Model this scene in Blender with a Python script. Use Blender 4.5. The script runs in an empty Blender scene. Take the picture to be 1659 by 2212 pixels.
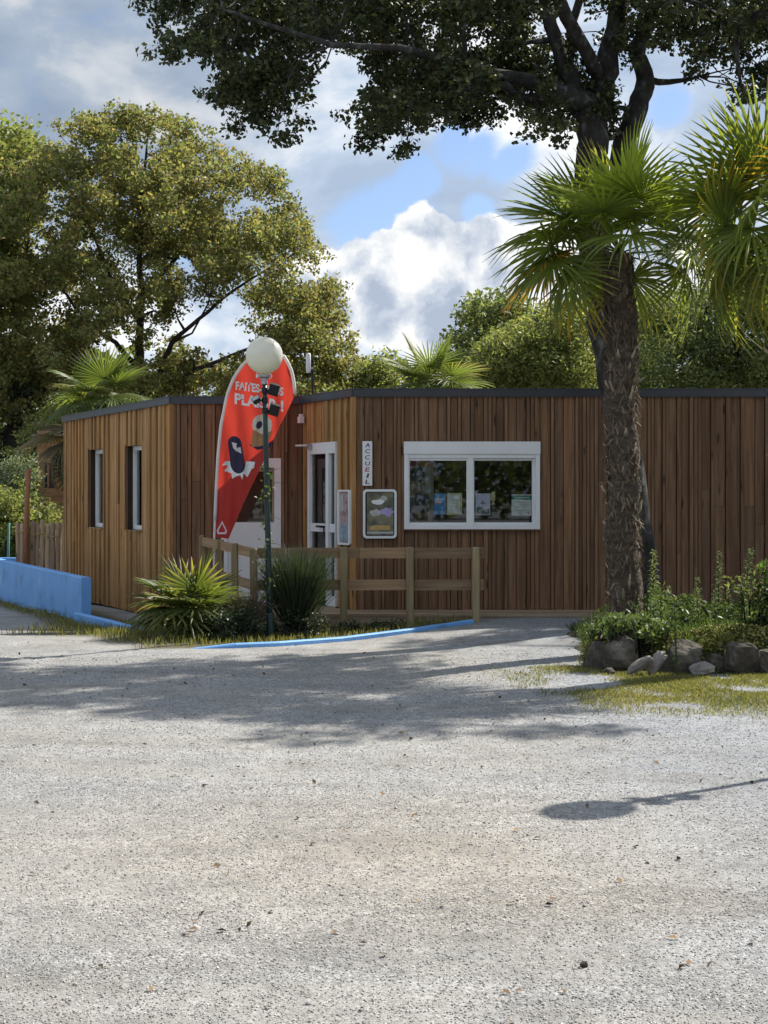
import bpy, bmesh, math, random
import numpy as np
from mathutils import Vector, Matrix

# ------------------------------------------------------------------ camera, sky, sun, exposure
sc = bpy.context.scene
F, CX, HY, EYE = 3320.0, 829.5, 1070.0, 1.5      # focal length and horizon measured on a 1659 x 2212 view of the photo
def at(px, py, d):
    return Vector(((px - CX) * d / F, d, EYE + (HY - py) * d / F))
cam_d = bpy.data.cameras.new('camera'); cam = bpy.data.objects.new('camera', cam_d)
sc.collection.objects.link(cam); sc.camera = cam
cam.location = (0, 0, EYE); cam.rotation_euler = (math.radians(90), 0, 0)
cam_d.sensor_width = 36; cam_d.lens = 36 * F / 2212; cam_d.shift_y = -(1106 - HY) / 2212
cam_d.clip_start = 0.05; cam_d.clip_end = 3000

SUN_AZ, SUN_EL = 50.0, 44.0                      # degrees right of the view direction, degrees above the horizon
sd = Vector((math.sin(math.radians(SUN_AZ)) * math.cos(math.radians(SUN_EL)),
             math.cos(math.radians(SUN_AZ)) * math.cos(math.radians(SUN_EL)), math.sin(math.radians(SUN_EL))))
sl = bpy.data.lights.new('sun', 'SUN'); sl.energy = 3.5; sl.angle = math.radians(0.6); sl.color = (1.0, 0.95, 0.86)
so = bpy.data.objects.new('sun', sl); sc.collection.objects.link(so)
so.rotation_euler = (-sd).to_track_quat('-Z', 'Y').to_euler(); so.location = sd * 60

vs = sc.view_settings
vs.view_transform = 'Standard'; vs.look = 'None'; vs.gamma = 1.0; vs.use_curve_mapping = False
vs.exposure = 1.28
sc.cycles.max_bounces = 8; sc.cycles.transparent_max_bounces = 12

world = bpy.data.worlds.new('World'); sc.world = world; world.use_nodes = True

class NT:
    """small wrapper to wire shader nodes"""
    def __init__(s, nt): s.t = nt; s.n = nt.nodes; s.l = nt.links
    def new(s, typ, **kw):
        n = s.n.new(typ)
        for k, v in kw.items(): setattr(n, k, v)
        return n
    def put(s, sock, v):
        if isinstance(v, bpy.types.NodeSocket): s.l.new(v, sock)
        elif v is not None:
            if hasattr(sock, 'default_value'):
                try: sock.default_value = v
                except Exception:
                    sock.default_value = (*v, 1.0)
    def math(s, op, a, b=None, c=None, clamp=False):
        n = s.new('ShaderNodeMath', operation=op, use_clamp=clamp)
        s.put(n.inputs[0], a); s.put(n.inputs[1], b); s.put(n.inputs[2], c)
        return n.outputs[0]
    def vmath(s, op, a, b=None, scale=None):
        n = s.new('ShaderNodeVectorMath', operation=op)
        s.put(n.inputs[0], a); s.put(n.inputs[1], b)
        if scale is not None: s.put(n.inputs['Scale'], scale)
        return n.outputs['Value'] if op in ('DISTANCE', 'DOT_PRODUCT', 'LENGTH') else n.outputs[0]
    def noise(s, vec, scale, detail=4, rough=0.55, dist=0.0, out='Fac'):
        n = s.new('ShaderNodeTexNoise'); s.put(n.inputs['Vector'], vec)
        n.inputs['Scale'].default_value = scale; n.inputs['Detail'].default_value = detail
        n.inputs['Roughness'].default_value = rough; n.inputs['Distortion'].default_value = dist
        return n.outputs[out]
    def voro(s, vec, scale, out='Color', feature='F1', rand=1.0):
        n = s.new('ShaderNodeTexVoronoi', feature=feature); s.put(n.inputs['Vector'], vec)
        n.inputs['Scale'].default_value = scale; n.inputs['Randomness'].default_value = rand
        return n.outputs[out]
    def ramp(s, fac, stops):
        n = s.new('ShaderNodeValToRGB'); s.put(n.inputs[0], fac)
        cr = n.color_ramp
        while len(cr.elements) < len(stops): cr.elements.new(0.5)
        for e, (p, c) in zip(cr.elements, stops):
            e.position = p; e.color = (*c, 1.0) if len(c) == 3 else c
        return n.outputs[0]
    def step(s, v, a, b):
        n = s.new('ShaderNodeMapRange', interpolation_type='SMOOTHSTEP')
        s.put(n.inputs['Value'], v); n.inputs['From Min'].default_value = a; n.inputs['From Max'].default_value = b
        return n.outputs[0]
    def mix(s, fac, a, b, mode='MIX'):
        n = s.new('ShaderNodeMix', data_type='RGBA', blend_type=mode)
        s.put(n.inputs[0], fac); s.put(n.inputs[6], a if isinstance(a, bpy.types.NodeSocket) else (*a, 1.0))
        s.put(n.inputs[7], b if isinstance(b, bpy.types.NodeSocket) else (*b, 1.0))
        return n.outputs[2]
    def scalev(s, vec, sx, sy, sz):
        return s.vmath('MULTIPLY', vec, (sx, sy, sz))

def build_world():
    w = NT(world.node_tree); w.n.clear()
    out = w.new('ShaderNodeOutputWorld'); bg = w.new('ShaderNodeBackground')
    sky = w.new('ShaderNodeTexSky', sky_type='NISHITA'); sky.sun_disc = False
    sky.sun_elevation = math.radians(SUN_EL); sky.sun_rotation = math.radians(SUN_AZ)
    sky.altitude = 30; sky.air_density = 1.0; sky.dust_density = 0.8; sky.ozone_density = 1.5
    tc = w.new('ShaderNodeTexCoord'); d = tc.outputs['Generated']
    # broken grey and white cloud deck all round
    warp = w.noise(d, 5.0, 3, 0.5, 0.0, 'Color')
    dw = w.vmath('ADD', d, w.vmath('SCALE', w.vmath('SUBTRACT', warp, (0.5, 0.5, 0.5)), scale=0.09))
    ds = w.scalev(dw, 1.0, 1.0, 1.7)
    base = w.noise(ds, 6.5, 7, 0.56)
    light = w.noise(w.vmath('ADD', ds, (0.03, -0.01, 0.05)), 6.5, 7, 0.56)
    # clear blue openings seen between the clouds
    blue = None
    for (px, py, r) in ((1010, 300, 62), (920, 400, 45), (800, 480, 66), (860, 450, 52), (1130, 340, 62), (1440, 230, 50), (1075, 475, 40), (1070, 310, 62)):
        q = (at(px, py, 1.0) - Vector((0, 0, EYE))).normalized()
        dist = w.vmath('DISTANCE', dw, tuple(q))
        m = w.math('SUBTRACT', 1.0, w.math('DIVIDE', dist, r * 1.5 / F), clamp=True)
        blue = m if blue is None else w.math('MAXIMUM', blue, m)
    cov = w.math('SUBTRACT', w.math('ADD', base, 0.16), w.math('MULTIPLY', blue, 0.42))
    dens = w.step(cov, 0.40, 0.60)
    lit = w.math('MULTIPLY_ADD', w.math('SUBTRACT', base, light), 3.2, 0.42, clamp=True)
    big = w.noise(ds, 3.1, 3, 0.5)
    lit = w.math('ADD', lit, w.math('MULTIPLY', w.math('SUBTRACT', big, 0.5), 1.3), clamp=True)
    cl1 = w.ramp(lit, [(0.0, (1.8, 2.25, 2.95)), (0.45, (2.35, 2.8, 3.45)), (0.75, (3.5, 3.75, 4.1)), (1.0, (4.3, 4.4, 4.5))])
    gq = (at(180, 120, 1.0) - Vector((0, 0, EYE))).normalized()
    thick = w.math('MULTIPLY', w.step(w.vmath('DISTANCE', dw, tuple(gq)), 560 / F, 200 / F), 0.27)   # the heavy grey cloud at the upper left
    cl1 = w.vmath('SCALE', cl1, scale=w.math('SUBTRACT', 1.0, thick))
    c = w.mix(dens, w.vmath('MULTIPLY', sky.outputs[0], (0.49, 0.52, 0.60)), cl1)
    # a cumulus tower low in the sky
    w2 = w.noise(d, 26.0, 5, 0.6, 0.0, 'Color')
    dc = w.vmath('ADD', d, w.vmath('SCALE', w.vmath('SUBTRACT', w2, (0.5, 0.5, 0.5)), scale=0.026))
    cum = None
    for (px, py, r) in ((920, 520, 78), (850, 560, 68), (780, 585, 72), (1000, 560, 80), (940, 610, 120), (1090, 600, 130), (830, 640, 120), (720, 600, 75), (1060, 520, 60), (1180, 560, 90), (700, 660, 100), (960, 690, 120), (1100, 690, 100), (1300, 560, 110), (1420, 520, 110), (660, 610, 60)):
        q = (at(px, py, 1.0) - Vector((0, 0, EYE))).normalized()
        dist = w.vmath('DISTANCE', dc, tuple(q))
        m = w.math('SUBTRACT', 1.0, w.math('DIVIDE', dist, r / F), clamp=True)
        cum = m if cum is None else w.math('MAXIMUM', cum, m)
    cd = w.step(cum, 0.03, 0.16)
    s1 = w.noise(dc, 20.0, 5, 0.55); s2 = w.noise(w.vmath('ADD', dc, (0.012, 0.0, 0.016)), 20.0, 5, 0.55)
    cl = w.math('MULTIPLY_ADD', w.math('SUBTRACT', s1, s2), 3.4, 0.74)
    edge = w.math('SUBTRACT', 0.42, w.math('MULTIPLY', cum, 1.0))
    cl = w.math('ADD', cl, w.math('MULTIPLY', edge, 0.9), clamp=True)
    sep = w.new('ShaderNodeSeparateXYZ'); w.put(sep.inputs[0], d)
    low = w.step(sep.outputs[2], 0.16, 0.05)
    cl = w.math('SUBTRACT', cl, w.math('MULTIPLY', low, 0.30), clamp=True)
    cl2 = w.ramp(cl, [(0.0, (1.9, 2.2, 2.75)), (0.35, (2.7, 2.95, 3.35)), (0.7, (3.8, 3.9, 4.0)), (1.0, (4.6, 4.6, 4.6))])
    c = w.mix(cd, c, cl2)
    w.put(bg.inputs[0], c); bg.inputs[1].default_value = 0.1
    w.l.new(bg.outputs[0], out.inputs[0])
build_world()

# ------------------------------------------------------------------ object helpers
C = sc.collection
def mesh_np(name, V, faces_flat, nper):
    """mesh from a vertex array and faces that all have nper corners"""
    me = bpy.data.meshes.new(name); V = np.asarray(V, dtype=np.float32)
    idx = np.asarray(faces_flat, dtype=np.int32).ravel(); nf = len(idx) // nper
    me.vertices.add(len(V)); me.vertices.foreach_set('co', V.ravel())
    me.loops.add(len(idx)); me.loops.foreach_set('vertex_index', idx)
    me.polygons.add(nf); me.polygons.foreach_set('loop_start', np.arange(nf, dtype=np.int32) * nper)
    me.update(calc_edges=True)
    return me
class MB:
    """collects shapes for one mesh"""
    def __init__(s): s.v = []; s.f = []
    def add(s, vs, fs):
        k = len(s.v); s.v += [tuple(p) for p in vs]; s.f += [tuple(i + k for i in f) for f in fs]; return s
    def box(s, a, b, m=None):
        x0, y0, z0 = a; x1, y1, z1 = b
        vs = [Vector(p) for p in ((x0,y0,z0),(x1,y0,z0),(x1,y1,z0),(x0,y1,z0),(x0,y0,z1),(x1,y0,z1),(x1,y1,z1),(x0,y1,z1))]
        if m is not None: vs = [m @ p for p in vs]
        return s.add(vs, [(0,3,2,1),(4,5,6,7),(0,1,5,4),(1,2,6,5),(2,3,7,6),(3,0,4,7)])
    def tube(s, pts, rad, sides=8, cap=True, jit=0.0, rng=None):
        pts = [Vector(p) for p in pts]; n = len(pts)
        if not hasattr(rad, '__len__'): rad = [rad] * n
        k = len(s.v); prev = None
        for i in range(n):
            t = (pts[min(i+1, n-1)] - pts[max(i-1, 0)])
            t = t.normalized() if t.length > 1e-9 else Vector((0, 0, 1))
            if prev is None:
                u = t.cross(Vector((0, 1, 0.01)));
                if u.length < 1e-3: u = t.cross(Vector((1, 0, 0)))
            else: u = prev - t * prev.dot(t)
            u.normalize(); prev = u; w = t.cross(u)
            for j in range(sides):
                a = 2 * math.pi * j / sides; r = rad[i]
                if jit: r *= 1 + jit * (rng.random() - 0.5)
                s.v.append(tuple(pts[i] + (u * math.cos(a) + w * math.sin(a)) * r))
        for i in range(n - 1):
            for j in range(sides):
                j2 = (j + 1) % sides
                s.f.append((k+i*sides+j, k+i*sides+j2, k+(i+1)*sides+j2, k+(i+1)*sides+j))
        if cap:
            s.f.append(tuple(k + j for j in reversed(range(sides))))
            s.f.append(tuple(k + (n-1)*sides + j for j in range(sides)))
        return s
    def lathe(s, prof, c=(0,0,0), seg=24):
        k = len(s.v); c = Vector(c)
        for (r, z) in prof:
            for j in range(seg):
                a = 2*math.pi*j/seg; s.v.append((c.x + r*math.cos(a), c.y + r*math.sin(a), c.z + z))
        for i in range(len(prof)-1):
            for j in range(seg):
                j2 = (j+1) % seg
                s.f.append((k+i*seg+j, k+i*seg+j2, k+(i+1)*seg+j2, k+(i+1)*seg+j))
        return s
    def prism(s, poly, z0, z1):
        n = len(poly); k = len(s.v)
        s.v += [(p[0], p[1], z0) for p in poly] + [(p[0], p[1], z1) for p in poly]
        s.f.append(tuple(k + i for i in reversed(range(n)))); s.f.append(tuple(k + n + i for i in range(n)))
        for i in range(n): s.f.append((k+i, k+(i+1)%n, k+n+(i+1)%n, k+n+i))
        return s
    def mesh(s, name):
        me = bpy.data.meshes.new(name); me.from_pydata(s.v, [], s.f); me.update(); return me
def link(name, me, mat=None, parent=None, smooth=False):
    o = bpy.data.objects.new(name, me); C.objects.link(o)
    if me is not None and mat is not None and not me.materials: me.materials.append(mat)
    if smooth and me is not None: me.polygons.foreach_set('use_smooth', [True] * len(me.polygons))
    if parent is not None:
        o.parent = parent; o.matrix_parent_inverse = Matrix.Translation(parent.location).inverted() if parent.type == 'EMPTY' and parent.parent is None else Matrix()
    return o
def tag(o, label, cat, group=None):
    o['label'] = label; o['category'] = cat
    if group: o['group'] = group
    return o
def thing(name, label, cat, loc, group=None):
    o = bpy.data.objects.new(name, None); C.objects.link(o); o.location = loc; o.empty_display_size = 0.2
    return tag(o, label, cat, group)
def kind(o, k): o['kind'] = k; return o
def part(name, mb, mat, parent, smooth=False):
    return link(name, mb.mesh(name), mat, parent, smooth)

# ------------------------------------------------------------------ materials
def mk(name, cols, scale=6.0, detail=4, stretch=(1, 1, 1), rough=0.75, bump=0.0, bscale=None, objrand=0.0, island=0.0,
       hue=None, trans=0.0, metal=0.0, spec=0.3, emit=None):
    m = bpy.data.materials.new(name); m.use_nodes = True
    t = NT(m.node_tree); b = t.n['Principled BSDF']; out = t.n['Material Output']
    tc = t.new('ShaderNodeTexCoord'); v = tc.outputs['Object']
    if objrand:
        oi = t.new('ShaderNodeObjectInfo'); v = t.vmath('ADD', v, t.vmath('SCALE', (37.0, 11.0, 23.0), scale=oi.outputs['Random']))
    vs_ = t.scalev(v, *stretch)
    nz = t.noise(vs_, scale, detail)
    if len(cols) == 1: col = t.ramp(nz, [(0, cols[0]), (1, cols[0])])
    else: col = t.ramp(nz, [(0.28 + 0.44 * i / (len(cols) - 1), c) for i, c in enumerate(cols)])
    if objrand:
        k = t.math('MULTIPLY_ADD', t.math('SUBTRACT', oi.outputs['Random'], 0.5), objrand * 2, 1.0)
        col = t.vmath('SCALE', col, scale=k)
    if island:
        g = t.new('ShaderNodeNewGeometry'); r = g.outputs['Random Per Island']
        if hue: col = t.mix(t.math('MULTIPLY', r, r), col, hue)
        r2 = t.math('FRACT', t.math('MULTIPLY', r, 7.31))
        col = t.vmath('SCALE', col, scale=t.math('MULTIPLY_ADD', t.math('SUBTRACT', r2, 0.5), island * 2, 1.0))
    t.put(b.inputs['Base Color'], col); b.inputs['Roughness'].default_value = rough
    b.inputs['Metallic'].default_value = metal; b.inputs['Specular IOR Level'].default_value = spec
    if bump:
        bn = t.new('ShaderNodeBump'); bn.inputs['Strength'].default_value = min(1.0, bump); bn.inputs['Distance'].default_value = 0.02
        t.put(bn.inputs['Height'], t.noise(vs_, bscale or scale * 3, 5)); t.l.new(bn.outputs[0], b.inputs['Normal'])
    if emit:
        b.inputs['Emission Color'].default_value = (*emit[0], 1); b.inputs['Emission Strength'].default_value = emit[1]
    if trans:
        tr = t.new('ShaderNodeBsdfTranslucent'); mx = t.new('ShaderNodeMixShader'); mx.inputs[0].default_value = trans
        t.put(tr.inputs[0], t.vmath('MULTIPLY', col, (1.5, 1.45, 0.9)))
        t.l.new(b.outputs[0], mx.inputs[1]); t.l.new(tr.outputs[0], mx.inputs[2]); t.l.new(mx.outputs[0], out.inputs[0])
    return m

def wood(name, c0, c1, c2, grain=(26, 26, 1.3), rough=0.72, objrand=0.22, knots=True):
    m = bpy.data.materials.new(name); m.use_nodes = True
    t = NT(m.node_tree); b = t.n['Principled BSDF']
    tc = t.new('ShaderNodeTexCoord'); oi = t.new('ShaderNodeObjectInfo'); R = oi.outputs['Random']
    v = t.vmath('ADD', tc.outputs['Object'], t.vmath('SCALE', (31.0, 17.0, 53.0), scale=R))
    g = t.noise(t.scalev(v, *grain), 1.0, 5, 0.6, 0.6)
    col = t.ramp(g, [(0.25, c0), (0.5, c1), (0.75, c2)])
    if knots:
        kn = t.voro(t.scalev(v, grain[0] * 0.34, grain[1] * 0.34, grain[2] * 1.5), 1.0, 'Distance')
        kf = t.step(kn, 0.20, 0.06)
        rk = t.noise(v, 1.7, 2)
        kf = t.math('MULTIPLY', kf, t.step(rk, 0.40, 0.54))
        col = t.mix(t.math('MULTIPLY', kf, 0.85), col, tuple(x * 0.28 for x in c0))
    big = t.noise(t.scalev(v, 1.5, 1.5, 0.7), 1.0, 3)
    col = t.vmath('SCALE', col, scale=t.math('MULTIPLY_ADD', big, 0.6, 0.70))
    R2 = t.math('FRACT', t.math('MULTIPLY', R, 13.7))
    col = t.mix(t.math('MULTIPLY', R2, 0.35), col, t.vmath('MULTIPLY', col, (1.22, 0.98, 0.72)))
    col = t.vmath('SCALE', col, scale=t.math('MULTIPLY_ADD', t.math('SUBTRACT', R, 0.5), objrand * 2, 1.0))
    t.put(b.inputs['Base Color'], col); b.inputs['Roughness'].default_value = rough; b.inputs['Specular IOR Level'].default_value = 0.25
    bn = t.new('ShaderNodeBump'); bn.inputs['Strength'].default_value = 0.35; bn.inputs['Distance'].default_value = 0.006
    t.put(bn.inputs['Height'], g); t.l.new(bn.outputs[0], b.inputs['Normal'])
    return m

M = {}
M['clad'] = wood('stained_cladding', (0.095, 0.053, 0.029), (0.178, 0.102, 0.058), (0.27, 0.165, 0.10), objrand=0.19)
M['clad_side'] = wood('lit_side_cladding', (0.19, 0.10, 0.038), (0.345, 0.195, 0.078), (0.50, 0.31, 0.14), objrand=0.2)  # golden boards, lightened: brighter light on the left-facing walls is painted into the colour
M['rail'] = wood('treated_rail', (0.15, 0.10, 0.06), (0.24, 0.165, 0.10), (0.33, 0.235, 0.15), grain=(1.3, 22, 22))
M['post'] = wood('treated_post', (0.15, 0.12, 0.066), (0.23, 0.185, 0.105), (0.32, 0.26, 0.155), grain=(22, 22, 1.3))
M['deck'] = wood('deck_timber', (0.20, 0.15, 0.10), (0.30, 0.23, 0.16), (0.40, 0.32, 0.23), grain=(1.2, 20, 20))
M['log'] = wood('weathered_log', (0.20, 0.14, 0.09), (0.34, 0.25, 0.17), (0.46, 0.37, 0.27), grain=(20, 20, 1.2))
M['cabin'] = wood('cabin_board', (0.20, 0.115, 0.06), (0.30, 0.18, 0.095), (0.38, 0.24, 0.13), grain=(1.2, 20, 20))
M['sheath'] = mk('dark_sheathing', [(0.028, 0.017, 0.011), (0.04, 0.025, 0.015)], 4)
M['trim'] = mk('slate_trim', [(0.025, 0.030, 0.04), (0.036, 0.042, 0.055)], 3, rough=0.42, spec=0.5)
M['roof'] = mk('roof_membrane', [(0.09, 0.09, 0.10), (0.13, 0.13, 0.14)], 2, rough=0.9)
M['pvc'] = mk('white_pvc', [(0.70, 0.71, 0.72), (0.80, 0.80, 0.80)], 3, rough=0.38, spec=0.45)
M['white'] = mk('white_print', [(0.78, 0.78, 0.78)], 3, rough=0.55)
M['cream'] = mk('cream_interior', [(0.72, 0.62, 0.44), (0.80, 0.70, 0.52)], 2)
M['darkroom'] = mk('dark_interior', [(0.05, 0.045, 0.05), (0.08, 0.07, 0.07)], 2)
M['floor'] = mk('interior_floor', [(0.20, 0.18, 0.14), (0.26, 0.23, 0.18)], 3)
M['black'] = mk('black_plastic', [(0.012, 0.012, 0.014), (0.02, 0.02, 0.022)], 8, rough=0.45)
M['lamp'] = mk('green_lamp_paint', [(0.008, 0.022, 0.022), (0.014, 0.034, 0.032)], 7, rough=0.4, spec=0.5)
M['globe'] = mk('opal_globe', [(0.66, 0.66, 0.64), (0.76, 0.76, 0.74)], 4, rough=0.35, trans=0.25, spec=0.5)
M['steel'] = mk('grey_steel', [(0.30, 0.31, 0.32), (0.42, 0.43, 0.44)], 12, rough=0.4, metal=0.6)
M['blue'] = mk('blue_paint', [(0.11, 0.24, 0.46), (0.15, 0.35, 0.69), (0.165, 0.375, 0.72), (0.25, 0.44, 0.70)], 2.6, 8, rough=0.6, bump=0.25, bscale=40)
M['bark'] = mk('oak_bark', [(0.014, 0.012, 0.011), (0.030, 0.026, 0.023), (0.055, 0.05, 0.045)], 9, 5, (1, 1, 0.35), 0.95, 0.9, 14)
M['lichen'] = mk('lichen_bark', [(0.014, 0.013, 0.012), (0.028, 0.025, 0.023), (0.045, 0.042, 0.04), (0.13, 0.14, 0.14)], 11, 6, (1, 1, 0.6), 0.95, 1.0, 14)
M['palm_bark'] = mk('palm_fibre_bark', [(0.035, 0.026, 0.02), (0.075, 0.056, 0.042), (0.14, 0.11, 0.085)], 10, 5, (1, 1, 2.2), 0.95, 1.0, 18)
M['fibre'] = mk('palm_fibre', [(0.09, 0.07, 0.05), (0.20, 0.16, 0.12)], 12, island=0.4, rough=0.95, trans=0.15)
M['stub'] = mk('palm_stub', [(0.24, 0.19, 0.13), (0.38, 0.32, 0.23)], 10, objrand=0.25, rough=0.8)
M['soil'] = mk('bed_soil', [(0.03, 0.028, 0.016), (0.05, 0.05, 0.025), (0.08, 0.08, 0.035)], 7, bump=0.7, rough=0.95)
M['rock'] = mk('grey_brown_rock', [(0.03, 0.035, 0.018), (0.055, 0.048, 0.038), (0.095, 0.082, 0.066), (0.15, 0.13, 0.11)], 9, 6, bump=0.9, bscale=16, objrand=0.25, rough=0.95)
M['slab'] = mk('pale_slab', [(0.13, 0.12, 0.11), (0.22, 0.20, 0.18), (0.30, 0.28, 0.25)], 9, 6, bump=0.7, bscale=22, objrand=0.12, rough=0.9)
M['red'] = mk('red_sail_cloth', [(0.46, 0.040, 0.034), (0.54, 0.050, 0.040)], 3, rough=0.65, trans=0.3)
M['sailwhite'] = mk('white_sail_sleeve', [(0.70, 0.68, 0.74), (0.78, 0.76, 0.80)], 3, rough=0.6, trans=0.25)
M['navy'] = mk('navy_print', [(0.022, 0.018, 0.05), (0.035, 0.03, 0.07)], 5, rough=0.6)
M['cone'] = mk('wafer_print', [(0.30, 0.15, 0.07), (0.42, 0.23, 0.11)], 20, rough=0.6)
M['icecream'] = mk('ice_cream_print', [(0.50, 0.43, 0.34), (0.70, 0.64, 0.54)], 14, rough=0.6)
M['purple'] = mk('purple_letter', [(0.10, 0.045, 0.22)], 3); M['redletter'] = mk('red_letter', [(0.42, 0.05, 0.07)], 3)
M['brownletter'] = mk('brown_letter', [(0.16, 0.07, 0.12)], 3)
M['green_post'] = mk('green_wire_post', [(0.05, 0.16, 0.12), (0.07, 0.20, 0.15)], 8)
M['brown_post'] = mk('brown_post', [(0.22, 0.09, 0.045), (0.30, 0.13, 0.065)], 8, stretch=(1, 1, 0.2))
M['rope'] = mk('yellow_rope', [(0.42, 0.28, 0.10)], 8)
M['skin'] = mk('skin', [(0.45, 0.28, 0.21), (0.52, 0.34, 0.26)], 8, rough=0.55)
M['shirt'] = mk('grey_blue_shirt', [(0.17, 0.20, 0.26), (0.23, 0.26, 0.32)], 8)
M['hair'] = mk('dark_blue_cap', [(0.035, 0.06, 0.12), (0.05, 0.08, 0.15)], 8)
M['panelblue'] = mk('dark_blue_panel', [(0.025, 0.05, 0.10), (0.04, 0.075, 0.14)], 8)

def leafmat(name, c0, c1, c2, hue, trans=0.4, island=0.45, rough=0.5):
    return mk(name, [c0, c1, c2], 1.1, 4, island=island, hue=hue, trans=trans, rough=rough, spec=0.35)
M['leaf_oak'] = leafmat('oak_leaf', (0.022, 0.034, 0.014), (0.032, 0.048, 0.018), (0.048, 0.064, 0.022), (0.08, 0.085, 0.025), 0.2)
M['leaf_bronze'] = leafmat('bronzed_oak_leaf', (0.115, 0.16, 0.05), (0.16, 0.20, 0.068), (0.215, 0.215, 0.085), (0.25, 0.19, 0.085), 0.52)
M['leaf_lime'] = leafmat('lime_leaf', (0.105, 0.145, 0.045), (0.155, 0.195, 0.062), (0.20, 0.23, 0.078), (0.23, 0.23, 0.085), 0.52)
M['leaf_mid'] = leafmat('mid_green_leaf', (0.085, 0.125, 0.048), (0.125, 0.165, 0.06), (0.16, 0.20, 0.075), (0.17, 0.19, 0.075), 0.52)
M['leaf_dark'] = leafmat('dark_leaf', (0.02, 0.034, 0.02), (0.03, 0.05, 0.028), (0.045, 0.066, 0.035), (0.06, 0.07, 0.03), 0.25)
M['leaf_silver'] = leafmat('silver_leaf', (0.13, 0.17, 0.10), (0.18, 0.22, 0.14), (0.24, 0.28, 0.19), (0.2, 0.24, 0.12), 0.35)
M['grass'] = mk('grass_blade', [(0.09, 0.12, 0.028), (0.15, 0.17, 0.04), (0.23, 0.215, 0.07)], 1.3, island=0.4, hue=(0.28, 0.24, 0.09), trans=0.4, rough=0.6)
M['sedum'] = mk('yellow_green_sedum', [(0.16, 0.17, 0.035), (0.26, 0.25, 0.06)], 6, island=0.4, hue=(0.34, 0.27, 0.10))
M['weed'] = leafmat('weed_leaf', (0.045, 0.085, 0.025), (0.07, 0.12, 0.035), (0.10, 0.15, 0.045), (0.13, 0.16, 0.05), 0.42)

def palm_mat(name, green, tip, old):
    m = bpy.data.materials.new(name); m.use_nodes = True
    t = NT(m.node_tree); b = t.n['Principled BSDF']; out = t.n['Material Output']
    a = t.new('ShaderNodeAttribute'); a.attribute_name = 'along'
    oi = t.new('ShaderNodeObjectInfo'); g = t.new('ShaderNodeNewGeometry')
    r = a.outputs['Fac']
    nz = t.noise(t.new('ShaderNodeTexCoord').outputs['Object'], 5.0, 3)
    edge = t.math('ADD', r, t.math('MULTIPLY', t.math('SUBTRACT', nz, 0.5), 0.5))
    R = oi.outputs['Random']
    col = t.mix(t.step(edge, 0.86, 1.12), green, tip)
    agef = t.math('MULTIPLY', t.step(R, 0.70, 0.98), t.step(edge, 0.30, 0.85))
    col = t.mix(agef, col, old)
    col = t.vmath('SCALE', col, scale=t.math('MULTIPLY_ADD', g.outputs['Random Per Island'], 0.6, 0.7))
    t.put(b.inputs['Base Color'], col); b.inputs['Roughness'].default_value = 0.42; b.inputs['Specular IOR Level'].default_value = 0.4
    tr = t.new('ShaderNodeBsdfTranslucent'); mx = t.new('ShaderNodeMixShader'); mx.inputs[0].default_value = 0.5
    t.put(tr.inputs[0], t.vmath('MULTIPLY', col, (1.6, 1.6, 0.7)))
    t.l.new(b.outputs[0], mx.inputs[1]); t.l.new(tr.outputs[0], mx.inputs[2]); t.l.new(mx.outputs[0], out.inputs[0])
    return m
M['frond'] = palm_mat('fan_frond', (0.14, 0.18, 0.035), (0.34, 0.27, 0.11), (0.55, 0.30, 0.04))
M['frond_bright'] = palm_mat('young_fan_frond', (0.24, 0.30, 0.05), (0.42, 0.35, 0.12), (0.42, 0.34, 0.08))
M['frond_low'] = palm_mat('clump_frond', (0.085, 0.11, 0.030), (0.26, 0.23, 0.06), (0.22, 0.21, 0.05))
M['frond_far'] = palm_mat('dull_frond', (0.11, 0.145, 0.04), (0.22, 0.20, 0.09), (0.20, 0.19, 0.07))
M['frond_dead'] = palm_mat('dead_fan_frond', (0.10, 0.085, 0.045), (0.16, 0.12, 0.07), (0.18, 0.13, 0.07))

def glass_mat():
    m = bpy.data.materials.new('window_glass'); m.use_nodes = True
    t = NT(m.node_tree); t.n.clear(); out = t.new('ShaderNodeOutputMaterial')
    tr = t.new('ShaderNodeBsdfTransparent'); gl = t.new('ShaderNodeBsdfGlossy'); gl.inputs['Roughness'].default_value = 0.015
    tr.inputs[0].default_value = (0.95, 0.97, 0.97, 1)
    lw = t.new('ShaderNodeFresnel'); lw.inputs[0].default_value = 1.6
    mx = t.new('ShaderNodeMixShader'); t.put(mx.inputs[0], t.math('MULTIPLY_ADD', lw.outputs[0], 1.0, 0.0, clamp=True))
    t.l.new(tr.outputs[0], mx.inputs[1]); t.l.new(gl.outputs[0], mx.inputs[2]); t.l.new(mx.outputs[0], out.inputs[0])
    return m
M['glass'] = glass_mat()

# ------------------------------------------------------------------ ground
def sm(v, a, b):
    t = np.clip((np.asarray(v, dtype=float) - a) / (b - a), 0, 1); return t * t * (3 - 2 * t)
def gz(x, y):
    """height of the ground"""
    x = np.asarray(x, dtype=float); y = np.asarray(y, dtype=float)
    z = 0.11 * sm(y, 13.5, 17.6) * sm(x, -1.5, 2.0)
    z = z - 0.11 * sm(y, 15.5, 19.5) * sm(-x, 1.6, 3.6) - 0.10 * sm(y, 20, 26) * sm(-x, 3.0, 5.0)
    z = z + 0.012 * np.sin(x * 1.7 + y * 0.9) * np.sin(y * 1.1 - x * 0.4) * sm(y, 3, 8)
    return z
def gzf(x, y): return float(gz(x, y))

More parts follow.
